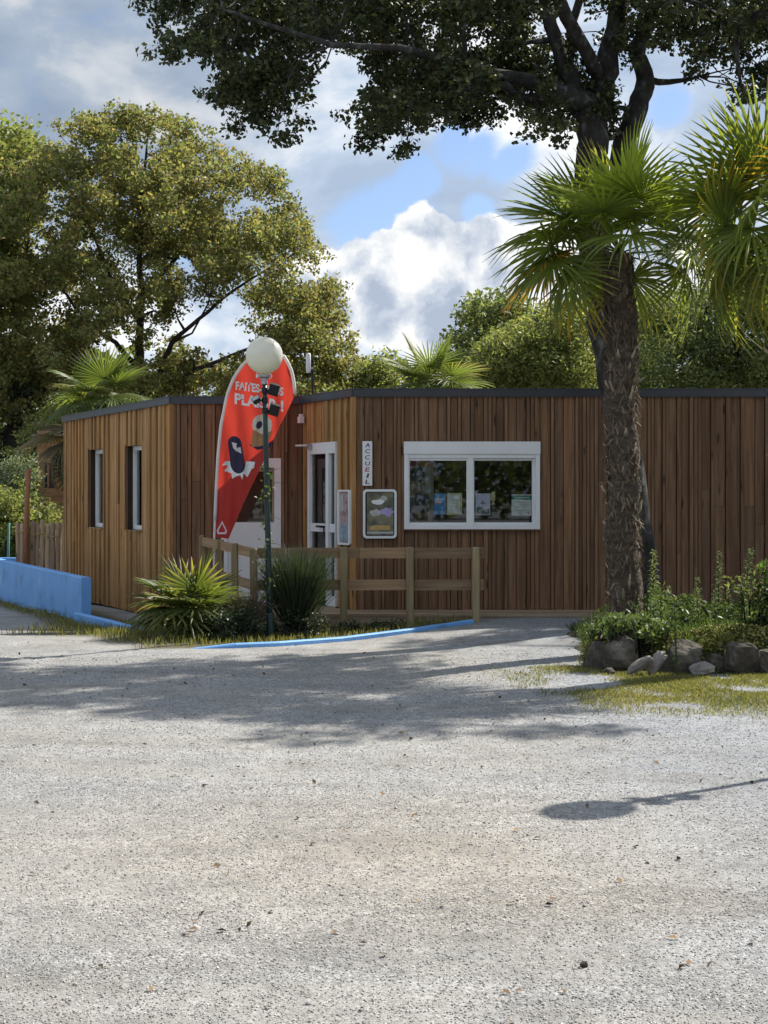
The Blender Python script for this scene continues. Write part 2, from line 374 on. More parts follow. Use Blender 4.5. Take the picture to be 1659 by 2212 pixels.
def vnoise(x, y, s, seed=0):
    """cheap value noise for masks"""
    r = np.random.default_rng(seed); tab = r.random((64, 64))
    X = np.asarray(x) / s; Y = np.asarray(y) / s
    i = np.floor(X).astype(int); j = np.floor(Y).astype(int); fx = X - i; fy = Y - j
    fx = fx*fx*(3-2*fx); fy = fy*fy*(3-2*fy)
    a = tab[i % 64, j % 64]; b = tab[(i+1) % 64, j % 64]; c = tab[i % 64, (j+1) % 64]; d = tab[(i+1) % 64, (j+1) % 64]
    return (a*(1-fx)+b*fx)*(1-fy) + (c*(1-fx)+d*fx)*fy

KERB = [(-1.86, 14.95), (-1.45, 15.0), (-1.05, 15.2), (-0.43, 15.75), (0.27, 16.35), (0.97, 16.95)]
def kerb_y(x): return np.interp(x, [k[0] for k in KERB], [k[1] for k in KERB])
MOUND_EDGE = [(1.92, 13.6), (2.15, 13.05), (2.7, 12.85), (3.4, 12.9), (4.2, 12.85), (5.2, 12.8), (7.5, 12.9)]
def mound_y(x): return np.interp(x, [k[0] for k in MOUND_EDGE], [k[1] for k in MOUND_EDGE])
def soil_mask(x, y):
    """1 where the planted strip left of and below the terrace is earth"""
    a = sm(y - kerb_y(x), 0.0, 0.12) * sm(x, -2.6, -2.2) * sm(-x, -1.15, -0.95) * sm(-y, -17.6, -17.3)
    b = sm(-(np.abs((x + 3.3) + (y - 18.3) * 0.40) - 0.62), -0.1, 0.25) * sm(y, 15.2, 15.9) * sm(-y, -26, -25)
    c = sm(x, -4.6, -3.2) * sm(-x, 1.6, 2.0) * sm(y, 16.2, 17.0) * sm(-y, -20, -19)
    return np.clip(np.maximum(np.maximum(a, b), c), 0, 1)
def green_mask(x, y):
    """weedy gravel round the foot of the rock border"""
    n = vnoise(x * 1.0, y * 1.0, 0.55, 3) * 0.6 + vnoise(x, y, 0.2, 4) * 0.4
    m = sm(x, 0.7, 2.3) * sm(y, 10.2, 11.7) * sm(-(y - mound_y(x)), -1.2, -0.4)
    return np.clip(m * np.maximum(sm(n, 0.36, 0.62), .85 * sm(-(np.abs(y - mound_y(x) + .45)), -.6, -.15) * sm(n, .25, .45)), 0, 1)

xs = np.concatenate([[-900, -300, -120, -60, -35, -20, -14, -11], np.arange(-9, 9.01, 0.14), [11, 14, 20, 35, 60, 120, 300, 900]])
ys = np.concatenate([[-900, -300, -120, -60, -30, -15, -8, -4, 0, 2], np.arange(3, 28.01, 0.14), [30, 34, 40, 50, 70, 120, 300, 900]])
GX, GY = np.meshgrid(xs, ys); GZ = gz(GX, GY)
nx, ny = len(xs), len(ys)
V = np.stack([GX.ravel(), GY.ravel(), GZ.ravel()], 1)
ii = (np.arange(ny-1)[:, None] * nx + np.arange(nx-1)[None, :]).ravel()
me = mesh_np('ground', V, np.stack([ii, ii+1, ii+nx+1, ii+nx], 1), 4)
for nm, arr in (('soil', soil_mask(GX.ravel(), GY.ravel())), ('weed', green_mask(GX.ravel(), GY.ravel()))):
    at_ = me.attributes.new(nm, 'FLOAT', 'POINT'); at_.data.foreach_set('value', arr.astype(np.float32))
def ground_mat():
    m = bpy.data.materials.new('gravel_ground'); m.use_nodes = True
    t = NT(m.node_tree); b = t.n['Principled BSDF']
    v = t.new('ShaderNodeTexCoord').outputs['Object']
    n_big = t.noise(v, 0.42, 4, 0.6); n_mid = t.noise(v, 2.3, 4, 0.6); n_fine = t.noise(v, 95.0, 4, 0.8)
    v1 = t.voro(v, 112.0); v2 = t.voro(v, 64.0)
    s1 = t.new('ShaderNodeSeparateColor'); t.put(s1.inputs[0], v1)
    s2 = t.new('ShaderNodeSeparateColor'); t.put(s2.inputs[0], v2)
    st = t.ramp(s1.outputs[0], [(0.0, (0.19, 0.185, 0.182)), (0.25, (0.26, 0.25, 0.237)), (0.55, (0.345, 0.332, 0.313)), (0.8, (0.435, 0.42, 0.397)), (1.0, (0.56, 0.55, 0.54))])
    st2 = t.ramp(s2.outputs[1], [(0.0, (0.17, 0.167, 0.17)), (0.4, (0.32, 0.305, 0.282)), (0.8, (0.45, 0.435, 0.41)), (1.0, (0.56, 0.555, 0.55))])
    col = t.mix(0.36, st, st2)
    dirt = t.mix(n_fine, (0.27, 0.25, 0.218), (0.365, 0.338, 0.30))
    # wheel paths swing round a centre beyond the building: noise in (radius, angle)
    cv_ = t.vmath('SUBTRACT', v, (4.0, 24.0, 0.0)); sx_ = t.new('ShaderNodeSeparateXYZ'); t.put(sx_.inputs[0], cv_)
    rad_ = t.vmath('LENGTH', cv_); ang_ = t.math('ARCTAN2', sx_.outputs[1], sx_.outputs[0])
    cxy = t.new('ShaderNodeCombineXYZ'); t.put(cxy.inputs[0], t.math('MULTIPLY', rad_, 1.25)); t.put(cxy.inputs[1], t.math('MULTIPLY', ang_, 3.0))
    n_pat = t.math('MULTIPLY_ADD', t.noise(cxy.outputs[0], 1.0, 5, 0.6, 0.5), 0.62, t.math('MULTIPLY', t.noise(t.scalev(v, 0.8, 1.6, 1.0), 1.0, 5, 0.62, 0.8), 0.38))
    dn = t.step(n_pat, 0.44, 0.58)
    col = t.mix(t.math('MULTIPLY', dn, 0.50), col, dirt)
    grit = t.step(t.noise(t.scalev(v, 1.1, 2.4, 1.0), 1.3, 4, 0.6), 0.50, 0.68)
    col = t.mix(t.math('MULTIPLY', grit, 0.35), col, t.vmath('MULTIPLY', col, (0.62, 0.64, 0.68)))
    # bluish crushed stone towards the right, beige fines in the middle of the drive
    sep = t.new('ShaderNodeSeparateXYZ'); t.put(sep.inputs[0], v)
    right = t.step(t.math('ADD', sep.outputs[0], t.math('MULTIPLY', t.math('SUBTRACT', n_big, 0.5), 3.0)), 0.4, 1.9)
    col = t.mix(t.math('MULTIPLY', right, 0.55), col, t.vmath('MULTIPLY', col, (0.80, 0.88, 1.02)))
    col = t.vmath('SCALE', col, scale=t.math('MULTIPLY_ADD', n_big, 0.50, 0.585))
    bx_ = t.vmath('MULTIPLY', t.vmath('SUBTRACT', v, (0.1, 6.4, 0.0)), (0.55, 0.85, 0.0))
    beige = t.step(t.math('ADD', t.vmath('LENGTH', bx_), t.math('MULTIPLY', t.math('SUBTRACT', n_pat, 0.5), 3.2)), 1.5, 0.3)
    col = t.mix(t.math('MULTIPLY', beige, 0.40), col, t.vmath('MULTIPLY', col, (1.10, 0.96, 0.80)))
    worn = t.step(t.noise(t.scalev(v, 0.5, 1.3, 1.0), 1.1, 5, 0.6, 0.6), 0.48, 0.66)
    col = t.mix(t.math('MULTIPLY', worn, 0.55), col, t.vmath('MULTIPLY', col, (0.74, 0.72, 0.69)))
    mot = t.math('MULTIPLY_ADD', t.noise(t.scalev(v, 1.0, 0.8, 1.0), 15.0, 5, 0.75), 0.95, 0.52)
    mot2 = t.math('MULTIPLY_ADD', t.noise(v, 3.4, 4, 0.65), 0.6, 0.70)
    col = t.vmath('MULTIPLY', t.vmath('SCALE', col, scale=t.math('MULTIPLY', mot, mot2)), (0.965, 0.98, 1.0))
    pit = t.step(t.noise(v, 60.0, 4, 0.8), 0.54, 0.74)
    col = t.mix(t.math('MULTIPLY', pit, 0.34), col, t.vmath('MULTIPLY', col, (0.45, 0.44, 0.44)))
    sa = t.new('ShaderNodeAttribute'); sa.attribute_name = 'soil'
    wa = t.new('ShaderNodeAttribute'); wa.attribute_name = 'weed'
    earth = t.mix(n_mid, (0.07, 0.065, 0.035), (0.12, 0.105, 0.065))
    col = t.mix(t.math('MULTIPLY', wa.outputs['Fac'], 0.55), col, (0.16, 0.15, 0.06))
    col = t.mix(sa.outputs['Fac'], col, earth)
    t.put(b.inputs['Base Color'], col); b.inputs['Roughness'].default_value = 0.9; b.inputs['Specular IOR Level'].default_value = 0.2
    d1 = t.voro(v, 112.0, 'Distance'); d2 = t.voro(v, 64.0, 'Distance')
    h = t.math('ADD', t.math('MULTIPLY', d1, -0.6), t.math('ADD', t.math('MULTIPLY', d2, -0.7), t.math('MULTIPLY', n_mid, 1.0)))
    bn = t.new('ShaderNodeBump'); t.put(bn.inputs['Strength'], t.math('MULTIPLY_ADD', dn, -0.4, 0.85)); bn.inputs['Distance'].default_value = 0.009
    t.put(bn.inputs['Height'], h); t.l.new(bn.outputs[0], b.inputs['Normal'])
    return m
me.materials.append(ground_mat()); me.polygons.foreach_set('use_smooth', [True] * len(me.polygons))
kind(link('ground', me), 'structure')

# loose stones lying on the drive
def build_gravel():
    rng = np.random.default_rng(11); N = 130000
    d = 3.9 + (14.5 - 3.9) * rng.random(N) ** 1.9
    x = (rng.random(N) - 0.5) * 2 * (0.32 * d + 0.25)
    r = (0.0017 + 0.0036 * rng.random(N) ** 2.2) * (0.8 + d * 0.05)
    big = rng.random(N) < 0.006; r[big] *= 2.0
    ok = (soil_mask(x, d) < 0.3) & ~((d > mound_y(x) - 0.05) & (x > 1.6)); x, d, r = x[ok], d[ok], r[ok]; N = len(x)
    octa = np.array([[1,0,0],[-0.5,0.87,0],[-0.5,-0.87,0],[0.15,0.1,0.75],[0,0,-0.6]], dtype=float)
    a = rng.random(N) * 6.283; ca, sa = np.cos(a), np.sin(a)
    jit = 0.65 + 0.7 * rng.random((N, 5, 3))
    P = octa[None] * jit
    X = P[..., 0] * ca[:, None] - P[..., 1] * sa[:, None]; Y = P[..., 0] * sa[:, None] + P[..., 1] * ca[:, None]
    V = np.stack([X * r[:, None] + x[:, None], Y * r[:, None] + d[:, None], P[..., 2] * r[:, None] + (gz(x, d) + r * 0.25)[:, None]], -1)
    f = np.array([[0,1,3],[1,2,3],[2,0,3],[1,0,4],[2,1,4],[0,2,4]])
    idx = (np.arange(N)[:, None, None] * 5 + f[None]).reshape(-1)
    me = mesh_np('gravel', V.reshape(-1, 3), idx, 3)
    m = bpy.data.materials.new('loose_stone'); m.use_nodes = True; t = NT(m.node_tree); b = t.n['Principled BSDF']
    g = t.new('ShaderNodeNewGeometry')
    t.put(b.inputs['Base Color'], t.ramp(g.outputs['Random Per Island'], [(0.0, (0.06, 0.06, 0.065)), (0.03, (0.17, 0.167, 0.168)), (0.3, (0.25, 0.24, 0.228)), (0.6, (0.32, 0.305, 0.285)), (0.88, (0.44, 0.42, 0.395)), (1.0, (0.70, 0.68, 0.66))]))
    b.inputs['Roughness'].default_value = 0.85; me.materials.append(m)
    return link('gravel', me)
gr = build_gravel(); kind(gr, 'stuff'); gr['label'] = 'loose grey and beige gravel scattered over the drive'; gr['category'] = 'gravel'

# ------------------------------------------------------------------ walls of the timber building
class Wall:
    def __init__(s, a, b, n):
        s.a = Vector((*a, 0)); s.b = Vector((*b, 0)); s.L = (s.b - s.a).length; s.t = (s.b - s.a).normalized()
        s.n = Vector((*n, 0)).normalized()
    def p(s, q, o, z): r = s.a + s.t * q + s.n * o; return Vector((r.x, r.y, z))
    def s_of(s, px, o=0.0):
        k = (px - CX) / F; a = s.a + s.n * o
        return (k * a.y - a.x) / (s.t.x - k * s.t.y)
    def z_of(s, px, py, o=0.0):
        q = s.s_of(px, o); d = s.p(q, o, 0).y; return EYE + (HY - py) * d / F
def wbox(mb, w, s0, s1, o0, o1, z0, z1):
    vs = [w.p(a, o, z) for z in (z0, z1) for (a, o) in ((s0, o0), (s1, o0), (s1, o1), (s0, o1))]
    mb.add(vs, [(0,3,2,1),(4,5,6,7),(0,1,5,4),(1,2,6,5),(2,3,7,6),(3,0,4,7)]); return mb
TD = Vector((-0.437, 0.8994)); NL = (-0.8994, -0.437)
P3 = Vector((-0.3536, 18.2)); P1 = Vector((-2.704, 19.62)); P0 = P1 + TD * 5.45
P2 = P3 + TD * ((19.62 - 18.2) / TD.y)
W_left = Wall(P1, P0, NL)              # long side wall of the left wing
W_back = Wall(P1, P2, (0, -1))         # recessed facade behind the flag
W_ret = Wall(P3, P2, NL)               # short return wall with the glazed door
W_front = Wall(P3, (8.6, 18.2), (0, -1))
ZT = 2.665                             # top of the cladding
bld = thing('timber_building', 'low flat-roofed reception building clad in brown vertical timber boards', 'building', (1.0, 20.0, 0.15))
prng = random.Random(5)

def openings_wall(name, w, z0, z1, ops, o0=-0.13, o1=0.0, mat='sheath', s0=0.0, s1=None):
    """solid wall behind the boards with real holes"""
    s1 = w.L if s1 is None else s1; mb = MB()
    cuts = sorted(set([s0, s1] + [q for op in ops for q in op[:2]]))
    for a, b in zip(cuts, cuts[1:]):
        mid = (a + b) / 2; spans = [(z0, z1)]
        for op in ops:
            if op[0] < mid < op[1]:
                new = []
                for (u, v) in spans:
                    if op[2] > u: new.append((u, min(v, op[2])))
                    if op[3] < v: new.append((max(u, op[3]), v))
                spans = new
        for (u, v) in spans:
            if v - u > 0.01: wbox(mb, w, a, b, o0, o1, u, v)
    return part(name, mb, M[mat], bld)
def cladding(w, z0, z1, ops, s0=0.0, s1=None):
    s1 = w.L if s1 is None else s1
    brk = sorted(set([s0, s1] + [q for op in ops for q in op[:2]]))
    for a, b in zip(brk, brk[1:]):
        q = a; i = 0
        while q < b - 1e-4:
            wide = (i % 2 == 0) if prng.random() < 0.75 else (i % 2 == 1)
            wd = prng.uniform(0.085, 0.14) if wide else prng.uniform(0.038, 0.056)
            e = min(q + wd, b)
            if b - e < 0.035: e = b
            o = prng.uniform(0.010, 0.018) if wide else prng.uniform(0.036, 0.044)
            mid = (q + e) / 2; spans = [(z0 - prng.uniform(0, 0.012), z1)]
            for op in ops:
                if op[0] < mid < op[1]:
                    spans = [(spans[0][0], op[2]), (op[3], z1)]
            cut = []
            for (u, v) in spans:
                if v - u > 1.4 and prng.random() < .22:
                    k = prng.uniform(u + .4, v - .4); cut += [(u, k - .002), (k + .002, v)]
                else: cut.append((u, v))
            for (u, v) in cut:
                if v - u < 0.03: continue
                c = w.p(mid, 0, u); mb = MB(); g = 0.0042
                wbox(mb, w, q + g, e - g, 0.001, o, u, v)
                for k in range(len(mb.v)): mb.v[k] = tuple(Vector(mb.v[k]) - c)
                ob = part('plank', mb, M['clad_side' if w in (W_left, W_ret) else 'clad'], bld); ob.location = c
            q = e; i += 1
# openings (measured on the outer face of each wall)
def op_px(w, xa, xb, ya, yb, o=0.03):
    sa, sb = sorted((w.s_of(xa, o), w.s_of(xb, o)))
    return [sa, sb, w.z_of((xa + xb) / 2, yb, o), w.z_of((xa + xb) / 2, ya, o)]
op_l1 = op_px(W_left, 192, 219, 970, 1138); op_l2 = op_px(W_left, 272, 304, 963, 1146)
op_l2[2], op_l2[3] = op_l1[2], op_l1[3] = (op_l1[2] + op_l2[2]) / 2, (op_l1[3] + op_l2[3]) / 2
op_d1 = op_px(W_ret, 667, 727, 956, 1300); op_d1[2] = 0.15
op_d2 = op_px(W_back, 478, 607, 990, 1300); op_d2[2] = 0.13
op_w = op_px(W_front, 873, 1166, 954, 1143)
openings_wall('wall', W_left, -0.3, 2.70, [op_l1, op_l2]); cladding(W_left, -0.09, ZT, [op_l1, op_l2])
openings_wall('wall', W_back, -0.3, 2.70, [op_d2], s0=0.03); cladding(W_back, -0.06, ZT, [op_d2], s0=0.006)
openings_wall('wall', W_ret, -0.1, 2.70, [op_d1], s1=W_ret.L - 0.02); cladding(W_ret, 0.15, ZT, [op_d1], s1=W_ret.L - 0.05)
openings_wall('wall', W_front, -0.1, 2.70, [op_w], s0=0.03); cladding(W_front, 0.152, ZT, [op_w], s0=0.004)
# corner boards
for w, q, e in ((W_left, -0.012, 0.0), (W_ret, -0.012, 0.0)):
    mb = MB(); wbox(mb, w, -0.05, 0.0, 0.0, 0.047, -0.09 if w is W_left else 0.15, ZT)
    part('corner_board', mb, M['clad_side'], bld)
# hidden sides, roof and dark metal edge trim
BR = (8.6, 27.0); BL = (P0.x + 1.2, 27.0)
mb = MB()
for a, b, n in (((8.6, 18.2), BR, (1, 0)), (BR, BL, (0, 1)), (BL, P0, (-0.9, 0.4))):
    w = Wall(a, b, n); wbox(mb, w, 0, w.L, -0.12, 0.0, -0.3, 2.70)
part('rear_wall', mb, M['cabin'], bld)
foot = [tuple(P0), tuple(P1), tuple(P2), tuple(P3), (8.6, 18.2), BR, BL]
ADDED_SKYLIGHT = (0.3, 1.6, 18.75, 20.1)                       # unseen roof opening added to light the room behind the window
rm = MB(); x0, x1, y0, y1 = ADDED_SKYLIGHT
for pl in ([tuple(P0), tuple(P1), tuple(P2), tuple(P3), (x0, 18.2), (x0, 27.0), BL], [(x0, 18.2), (x1, 18.2), (x1, y0), (x0, y0)], [(x0, y1), (x1, y1), (x1, 27.0), (x0, 27.0)], [(x1, 18.2), (8.6, 18.2), BR, (x1, 27.0)]): rm.prism(pl, 2.702, 2.72)
roof = part('roof', rm, M['roof'], bld)
part('added_skylight', MB().box((x0, y0, 2.722), (x1, y1, 2.732)), M['glass'], roof)
for w in (W_left, W_back, W_ret, W_front):
    mb = MB(); ex = 0.03 if w in (W_back,) else 0.0
    s0, s1 = 0.0, w.L
    if w is W_left: s0 = -0.055
    if w is W_ret: s0, s1 = -0.055, w.L - 0.06
    if w is W_front: s0 = -0.03
    if w is W_back: s0, s1 = -0.02, w.L + 0.02
    wbox(mb, w, s0, s1, 0.0 if w is not W_front else 0.003, 0.062, ZT, 2.75)
    wbox(mb, w, s0, s1, -0.06, 0.068, 2.751, 2.762)
    part('edge_trim', mb, M['trim'], bld)

# narrow side windows: frame, glass, dark reveal given by the wall itself
for op, nm in ((op_l1, 'window'), (op_l2, 'window')):
    s0, s1, z0, z1 = op; f = 0.06; oo = (-0.135, -0.07)
    mb = MB(); wbox(mb, W_left, s0, s1, *oo, z0, z0 + f); wbox(mb, W_left, s0, s1, *oo, z1 - f, z1)
    wbox(mb, W_left, s0, s0 + f, *oo, z0 + f, z1 - f); wbox(mb, W_left, s1 - f, s1, *oo, z0 + f, z1 - f)
    fr = part(nm, mb, M['pvc'], bld)
    mb = MB(); wbox(mb, W_left, s0 + f, s1 - f, -0.115, -0.109, z0 + f, z1 - f); part('pane', mb, M['glass'], fr)
    mb = MB(); wbox(mb, W_left, s0 - 0.01, s1 + 0.01, -0.08, 0.035, z0 - 0.02, z0); part('sill', mb, M['post'], fr)
    # reveal boards
    mb = MB(); wbox(mb, W_left, s1 + 0.001, s1 + 0.012, -0.085, 0.046, z0 - 0.02, z1 + 0.02); part('reveal_board', mb, M['clad'], fr)
# big sliding window
s0, s1, z0, z1 = op_w; o0, o1 = 0.0, 0.062; f = 0.05
zb = W_front.z_of(1000, 981, 0.05)            # underside of the shutter box
mb = MB(); wbox(mb, W_front, s0, s1, o0 - 0.05, o1, z0, z0 + f); wbox(mb, W_front, s0, s0 + f, o0 - 0.05, o1, z0 + f, zb); wbox(mb, W_front, s1 - f, s1, o0 - 0.05, o1, z0 + f, zb)
wbox(mb, W_front, s0 + f, s1 - f, o0 - 0.05, o1 - 0.012, zb - 0.045, zb)
win = part('window', mb, M['pvc'], bld)
mb = MB(); wbox(mb, W_front, s0 - 0.004, s1 + 0.004, o0 - 0.08, o1 + 0.008, zb + 0.002, z1); part('shutter_box', mb, M['pvc'], win)
mb = MB(); wbox(mb, W_front, s0 - 0.012, s1 + 0.012, o0 + 0.02, o1 + 0.025, z0 - 0.014, z0 - 0.001); part('sill', mb, M['clad'], win)
sm0 = W_front.s_of(1011, 0.03); sm1 = W_front.s_of(1022, 0.03)
mb = MB(); wbox(mb, W_front, sm0, sm1, -0.04, 0.050, z0 + f + .001, zb - .046); part('mullion', mb, M['pvc'], win)
for a, b, oo in ((s0 + f, sm0, 0.018), (sm1, s1 - f, -0.018)):
    e = 0.03; zz0, zz1 = z0 + f + 0.001, zb - 0.046; mb = MB()
    wbox(mb, W_front, a, b, oo - 0.02, oo + 0.012, zz0, zz0 + e * 0.9); wbox(mb, W_front, a, b, oo - 0.02, oo + 0.012, zz1 - e, zz1)
    wbox(mb, W_front, a, a + e * 0.5, oo - 0.02, oo + 0.012, zz0 + e * 0.9, zz1 - e); wbox(mb, W_front, b - e * (0.6 if oo > 0 else 1.3), b, oo - 0.02, oo + 0.012, zz0 + e * 0.9, zz1 - e)
    part('sash', mb, M['pvc'], win)
    mb = MB(); wbox(mb, W_front, a + 0.01, b - 0.01, oo - 0.006, oo - 0.001, zz0 + 0.01, zz1 - 0.01); part('pane', mb, M['glass'], win)
GL_Y = 18.2                                   # plane of the glass
# glazed door in the return wall
s0, s1, z0, z1 = op_d1; oo = (-0.06, 0.048)
ztr = W_ret.z_of(700, 980, 0.03); zr0 = W_ret.z_of(700, 1149, 0.03); zr1 = W_ret.z_of(700, 1131, 0.03)
sv0 = W_ret.s_of(712, 0.03); sv1 = W_ret.s_of(706, 0.03); f = 0.055
mb = MB(); wbox(mb, W_ret, s0, s1, *oo, ztr, z1); wbox(mb, W_ret, s0, s0 + 0.02, *oo, z0, ztr); wbox(mb, W_ret, s1 - f, s1, *oo, z0, ztr)
wbox(mb, W_ret, sv0, sv1, *oo, z0, ztr); wbox(mb, W_ret, s0 + 0.02, sv0, *oo, z0, z0 + 0.12)
dr = part('door', mb, M['pvc'], bld)
for a, b in ((s0 + 0.021, sv0), (sv1, s1 - f)):
    mb = MB(); wbox(mb, W_ret, a + .001, b - .001, -0.02, 0.03, zr0, zr1); part('lock_rail', mb, M['pvc'], dr)
    mb = MB(); wbox(mb, W_ret, a, b, 0.0, 0.006, zr1, ztr); wbox(mb, W_ret, a, b, 0.0, 0.006, z0 + 0.121, zr0); part('pane', mb, M['glass'], dr)
mb = MB(); q = (sv1 + 0.05); wbox(mb, W_ret, q, q + 0.03, 0.03, 0.085, (zr0+zr1)/2, (zr0+zr1)/2 + 0.025); wbox(mb, W_ret, q, q + 0.16, 0.07, 0.09, (zr0+zr1)/2 + 0.003, (zr0+zr1)/2 + 0.028)
wbox(mb, W_ret, q, q + 0.02, 0.04, 0.05, (zr0+zr1)/2 - 0.11, (zr0+zr1)/2)
part('handle', mb, M['black'], dr)
# white half-glazed door in the recessed facade
s0, s1, z0, z1 = op_d2; f = 0.085
zp0 = W_back.z_of(560, 1128); zp1 = W_back.z_of(560, 1014)
mb = MB(); wbox(mb, W_back, s0, s0 + f, -0.03, 0.045, z0, z1); wbox(mb, W_back, s1 - f, s1, -0.03, 0.045, z0, z1); wbox(mb, W_back, s0 + f, s1 - f, -0.03, 0.045, z1 - 0.12, z1)
wbox(mb, W_back, s0 + f, s1 - f, -0.03, 0.035, z0, zp0)
d2 = part('door', mb, M['pvc'], bld)
mb = MB(); wbox(mb, W_back, s1 - f - 0.03, s1 - f - 0.001, -0.028, 0.04, zp0 + .001, z1 - 0.121); wbox(mb, W_back, s0 + f + .001, s0 + f + 0.03, -0.028, 0.04, zp0 + .001, z1 - 0.121)
wbox(mb, W_back, s0 + f + .031, s1 - f - .031, -0.028, 0.04, zp1 - 0.03, zp1); part('glazing_bead', mb, M['deck'], d2)
mb = MB(); wbox(mb, W_back, s0 + f + 0.03, s1 - f - 0.03, 0.0, 0.006, zp0 + 0.001, z1 - 0.121); part('pane', mb, M['glass'], d2)
# inside of the building
kf = part('interior_floor', MB().prism([(-2.3, 19.8), (-1.0, 19.8), (-0.15, 18.4), (8.3, 18.4), (8.3, 26.6), (-3.0, 26.6)], 0.10, 0.13), M['floor'], bld)
cm = MB(); x0, x1, y0, y1 = ADDED_SKYLIGHT
for pl in ([(-2.3, 19.8), (-1.0, 19.8), (-0.15, 18.4), (x0, 18.4), (x0, 26.6), (-3.0, 26.6)], [(x0, 18.4), (x1, 18.4), (x1, y0), (x0, y0)], [(x0, y1), (x1, y1), (x1, 26.6), (x0, 26.6)], [(x1, 18.4), (8.3, 18.4), (8.3, 26.6), (x1, 26.6)]): cm.prism(pl, 2.5, 2.53)
part('ceiling', cm, M['pvc'], bld)
part('partition', MB().box((0.2, 19.8, 0.131), (0.64, 19.86, 2.498)), M['cream'], bld)
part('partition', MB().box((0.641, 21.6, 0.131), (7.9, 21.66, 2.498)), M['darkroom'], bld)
part('partition', MB().box((-2.2, 21.4, 0.131), (0.199, 21.46, 2.498)), M['cream'], bld)

# ------------------------------------------------------------------ things on and in the facade
def text_mesh(body, size, shear=0.0, spacing=1.0, bold=0.0):
    cu = bpy.data.curves.new('lettering', 'FONT'); cu.body = body; cu.size = size; cu.shear = shear; cu.align_x = 'LEFT'
    cu.space_character = spacing; cu.offset = bold; cu.resolution_u = 3
    o = bpy.data.objects.new('lettering_source', cu); C.objects.link(o)
    bpy.context.view_layer.update()
    me = bpy.data.meshes.new_from_object(o.evaluated_get(bpy.context.evaluated_depsgraph_get()))
    bpy.data.objects.remove(o); bpy.data.curves.remove(cu); me.materials.clear(); me.name = 'lettering'
    return me
def fit_text(body, mat, parent, x0, z0, w, h, y, shear=0.0, tilt=0.0, bold=0.0, fn=None, name='lettering'):
    """flat lettering filling a box that faces the viewer (-y)"""
    me = text_mesh(body, 1.0, shear, 1.0, bold)
    co = np.empty(len(me.vertices) * 3, dtype=np.float32); me.vertices.foreach_get('co', co); co = co.reshape(-1, 3)
    mn, mx = co.min(0), co.max(0)
    u = (co[:, 0] - mn[0]) / max(mx[0] - mn[0], 1e-6) * w; v = (co[:, 1] - mn[1]) / max(mx[1] - mn[1], 1e-6) * h
    X = x0 + u; Z = z0 + v + u * tilt
    Y = np.full_like(X, y) if fn is None else fn(X, Z)
    me.vertices.foreach_set('co', np.stack([X, Y, Z], 1).astype(np.float32).ravel()); me.update()
    return link(name, me, mat, parent)
def rrect(x0, x1, z0, z1, r, n=5):
    pts = []
    for (cx, cz, a0) in ((x1 - r, z1 - r, 0), (x0 + r, z1 - r, 90), (x0 + r, z0 + r, 180), (x1 - r, z0 + r, 270)):
        for i in range(n + 1):
            a = math.radians(a0 + 90 * i / n); pts.append((cx + r * math.cos(a), cz + r * math.sin(a)))
    return pts
def plate(mb, poly, fmap, o0, o1):
    """extruded plate; fmap(u, o, v) gives the world point"""
    n = len(poly); k = len(mb.v)
    mb.v += [tuple(fmap(u, o0, v)) for u, v in poly] + [tuple(fmap(u, o1, v)) for u, v in poly]
    mb.f.append(tuple(k + i for i in range(n))); mb.f.append(tuple(k + n + i for i in reversed(range(n))))
    for i in range(n): mb.f.append((k+i, k+n+i, k+n+(i+1)%n, k+(i+1)%n))
    return mb
def ring(mb, po, pi, fmap, o0, o1):
    n = len(po); k = len(mb.v)
    for poly, o in ((po, o0), (po, o1), (pi, o1), (pi, o0)): mb.v += [tuple(fmap(u, o, v)) for u, v in poly]
    for a, b in ((0, 1), (1, 2), (2, 3)):
        for i in range(n): j = (i+1) % n; mb.f.append((k+a*n+i, k+b*n+i, k+b*n+j, k+a*n+j))
    return mb
fF = lambda u, o, v: W_front.p(u, o, v)
fR = lambda u, o, v: W_ret.p(u, o, v)

# ACCUEIL sign
a = at(783, 953, 18.14); b = at(804, 1049, 18.14); u0, u1 = a.x - P3.x, b.x - P3.x
sg = thing('reception_sign', 'narrow white upright sign with the hand-lettered word ACCUEIL', 'sign', ((a.x + b.x) / 2, 18.16, b.z))
part('board', plate(MB(), rrect(u0, u1, b.z, a.z, 0.008), fF, 0.045, 0.058), M['white'], sg)
hh = (a.z - b.z) * 0.96 / 7
for i, (ch, mt) in enumerate(zip('ACCUEIL', ('purple', 'purple', 'purple', 'purple', 'redletter', 'brownletter', 'brownletter'))):
    w_ = (u1 - u0) * (0.52 if ch != 'I' else 0.34); x0 = a.x + (u1 - u0) * (0.26 if ch != 'I' else 0.36) + 0.002 * (i % 2)
    fit_text(ch, M[mt], sg, x0, a.z - 0.012 - hh * (i + 1) + 0.012, w_, hh * 0.70, 18.2 - 0.0605, shear=0.12, bold=0.012, name='letter')

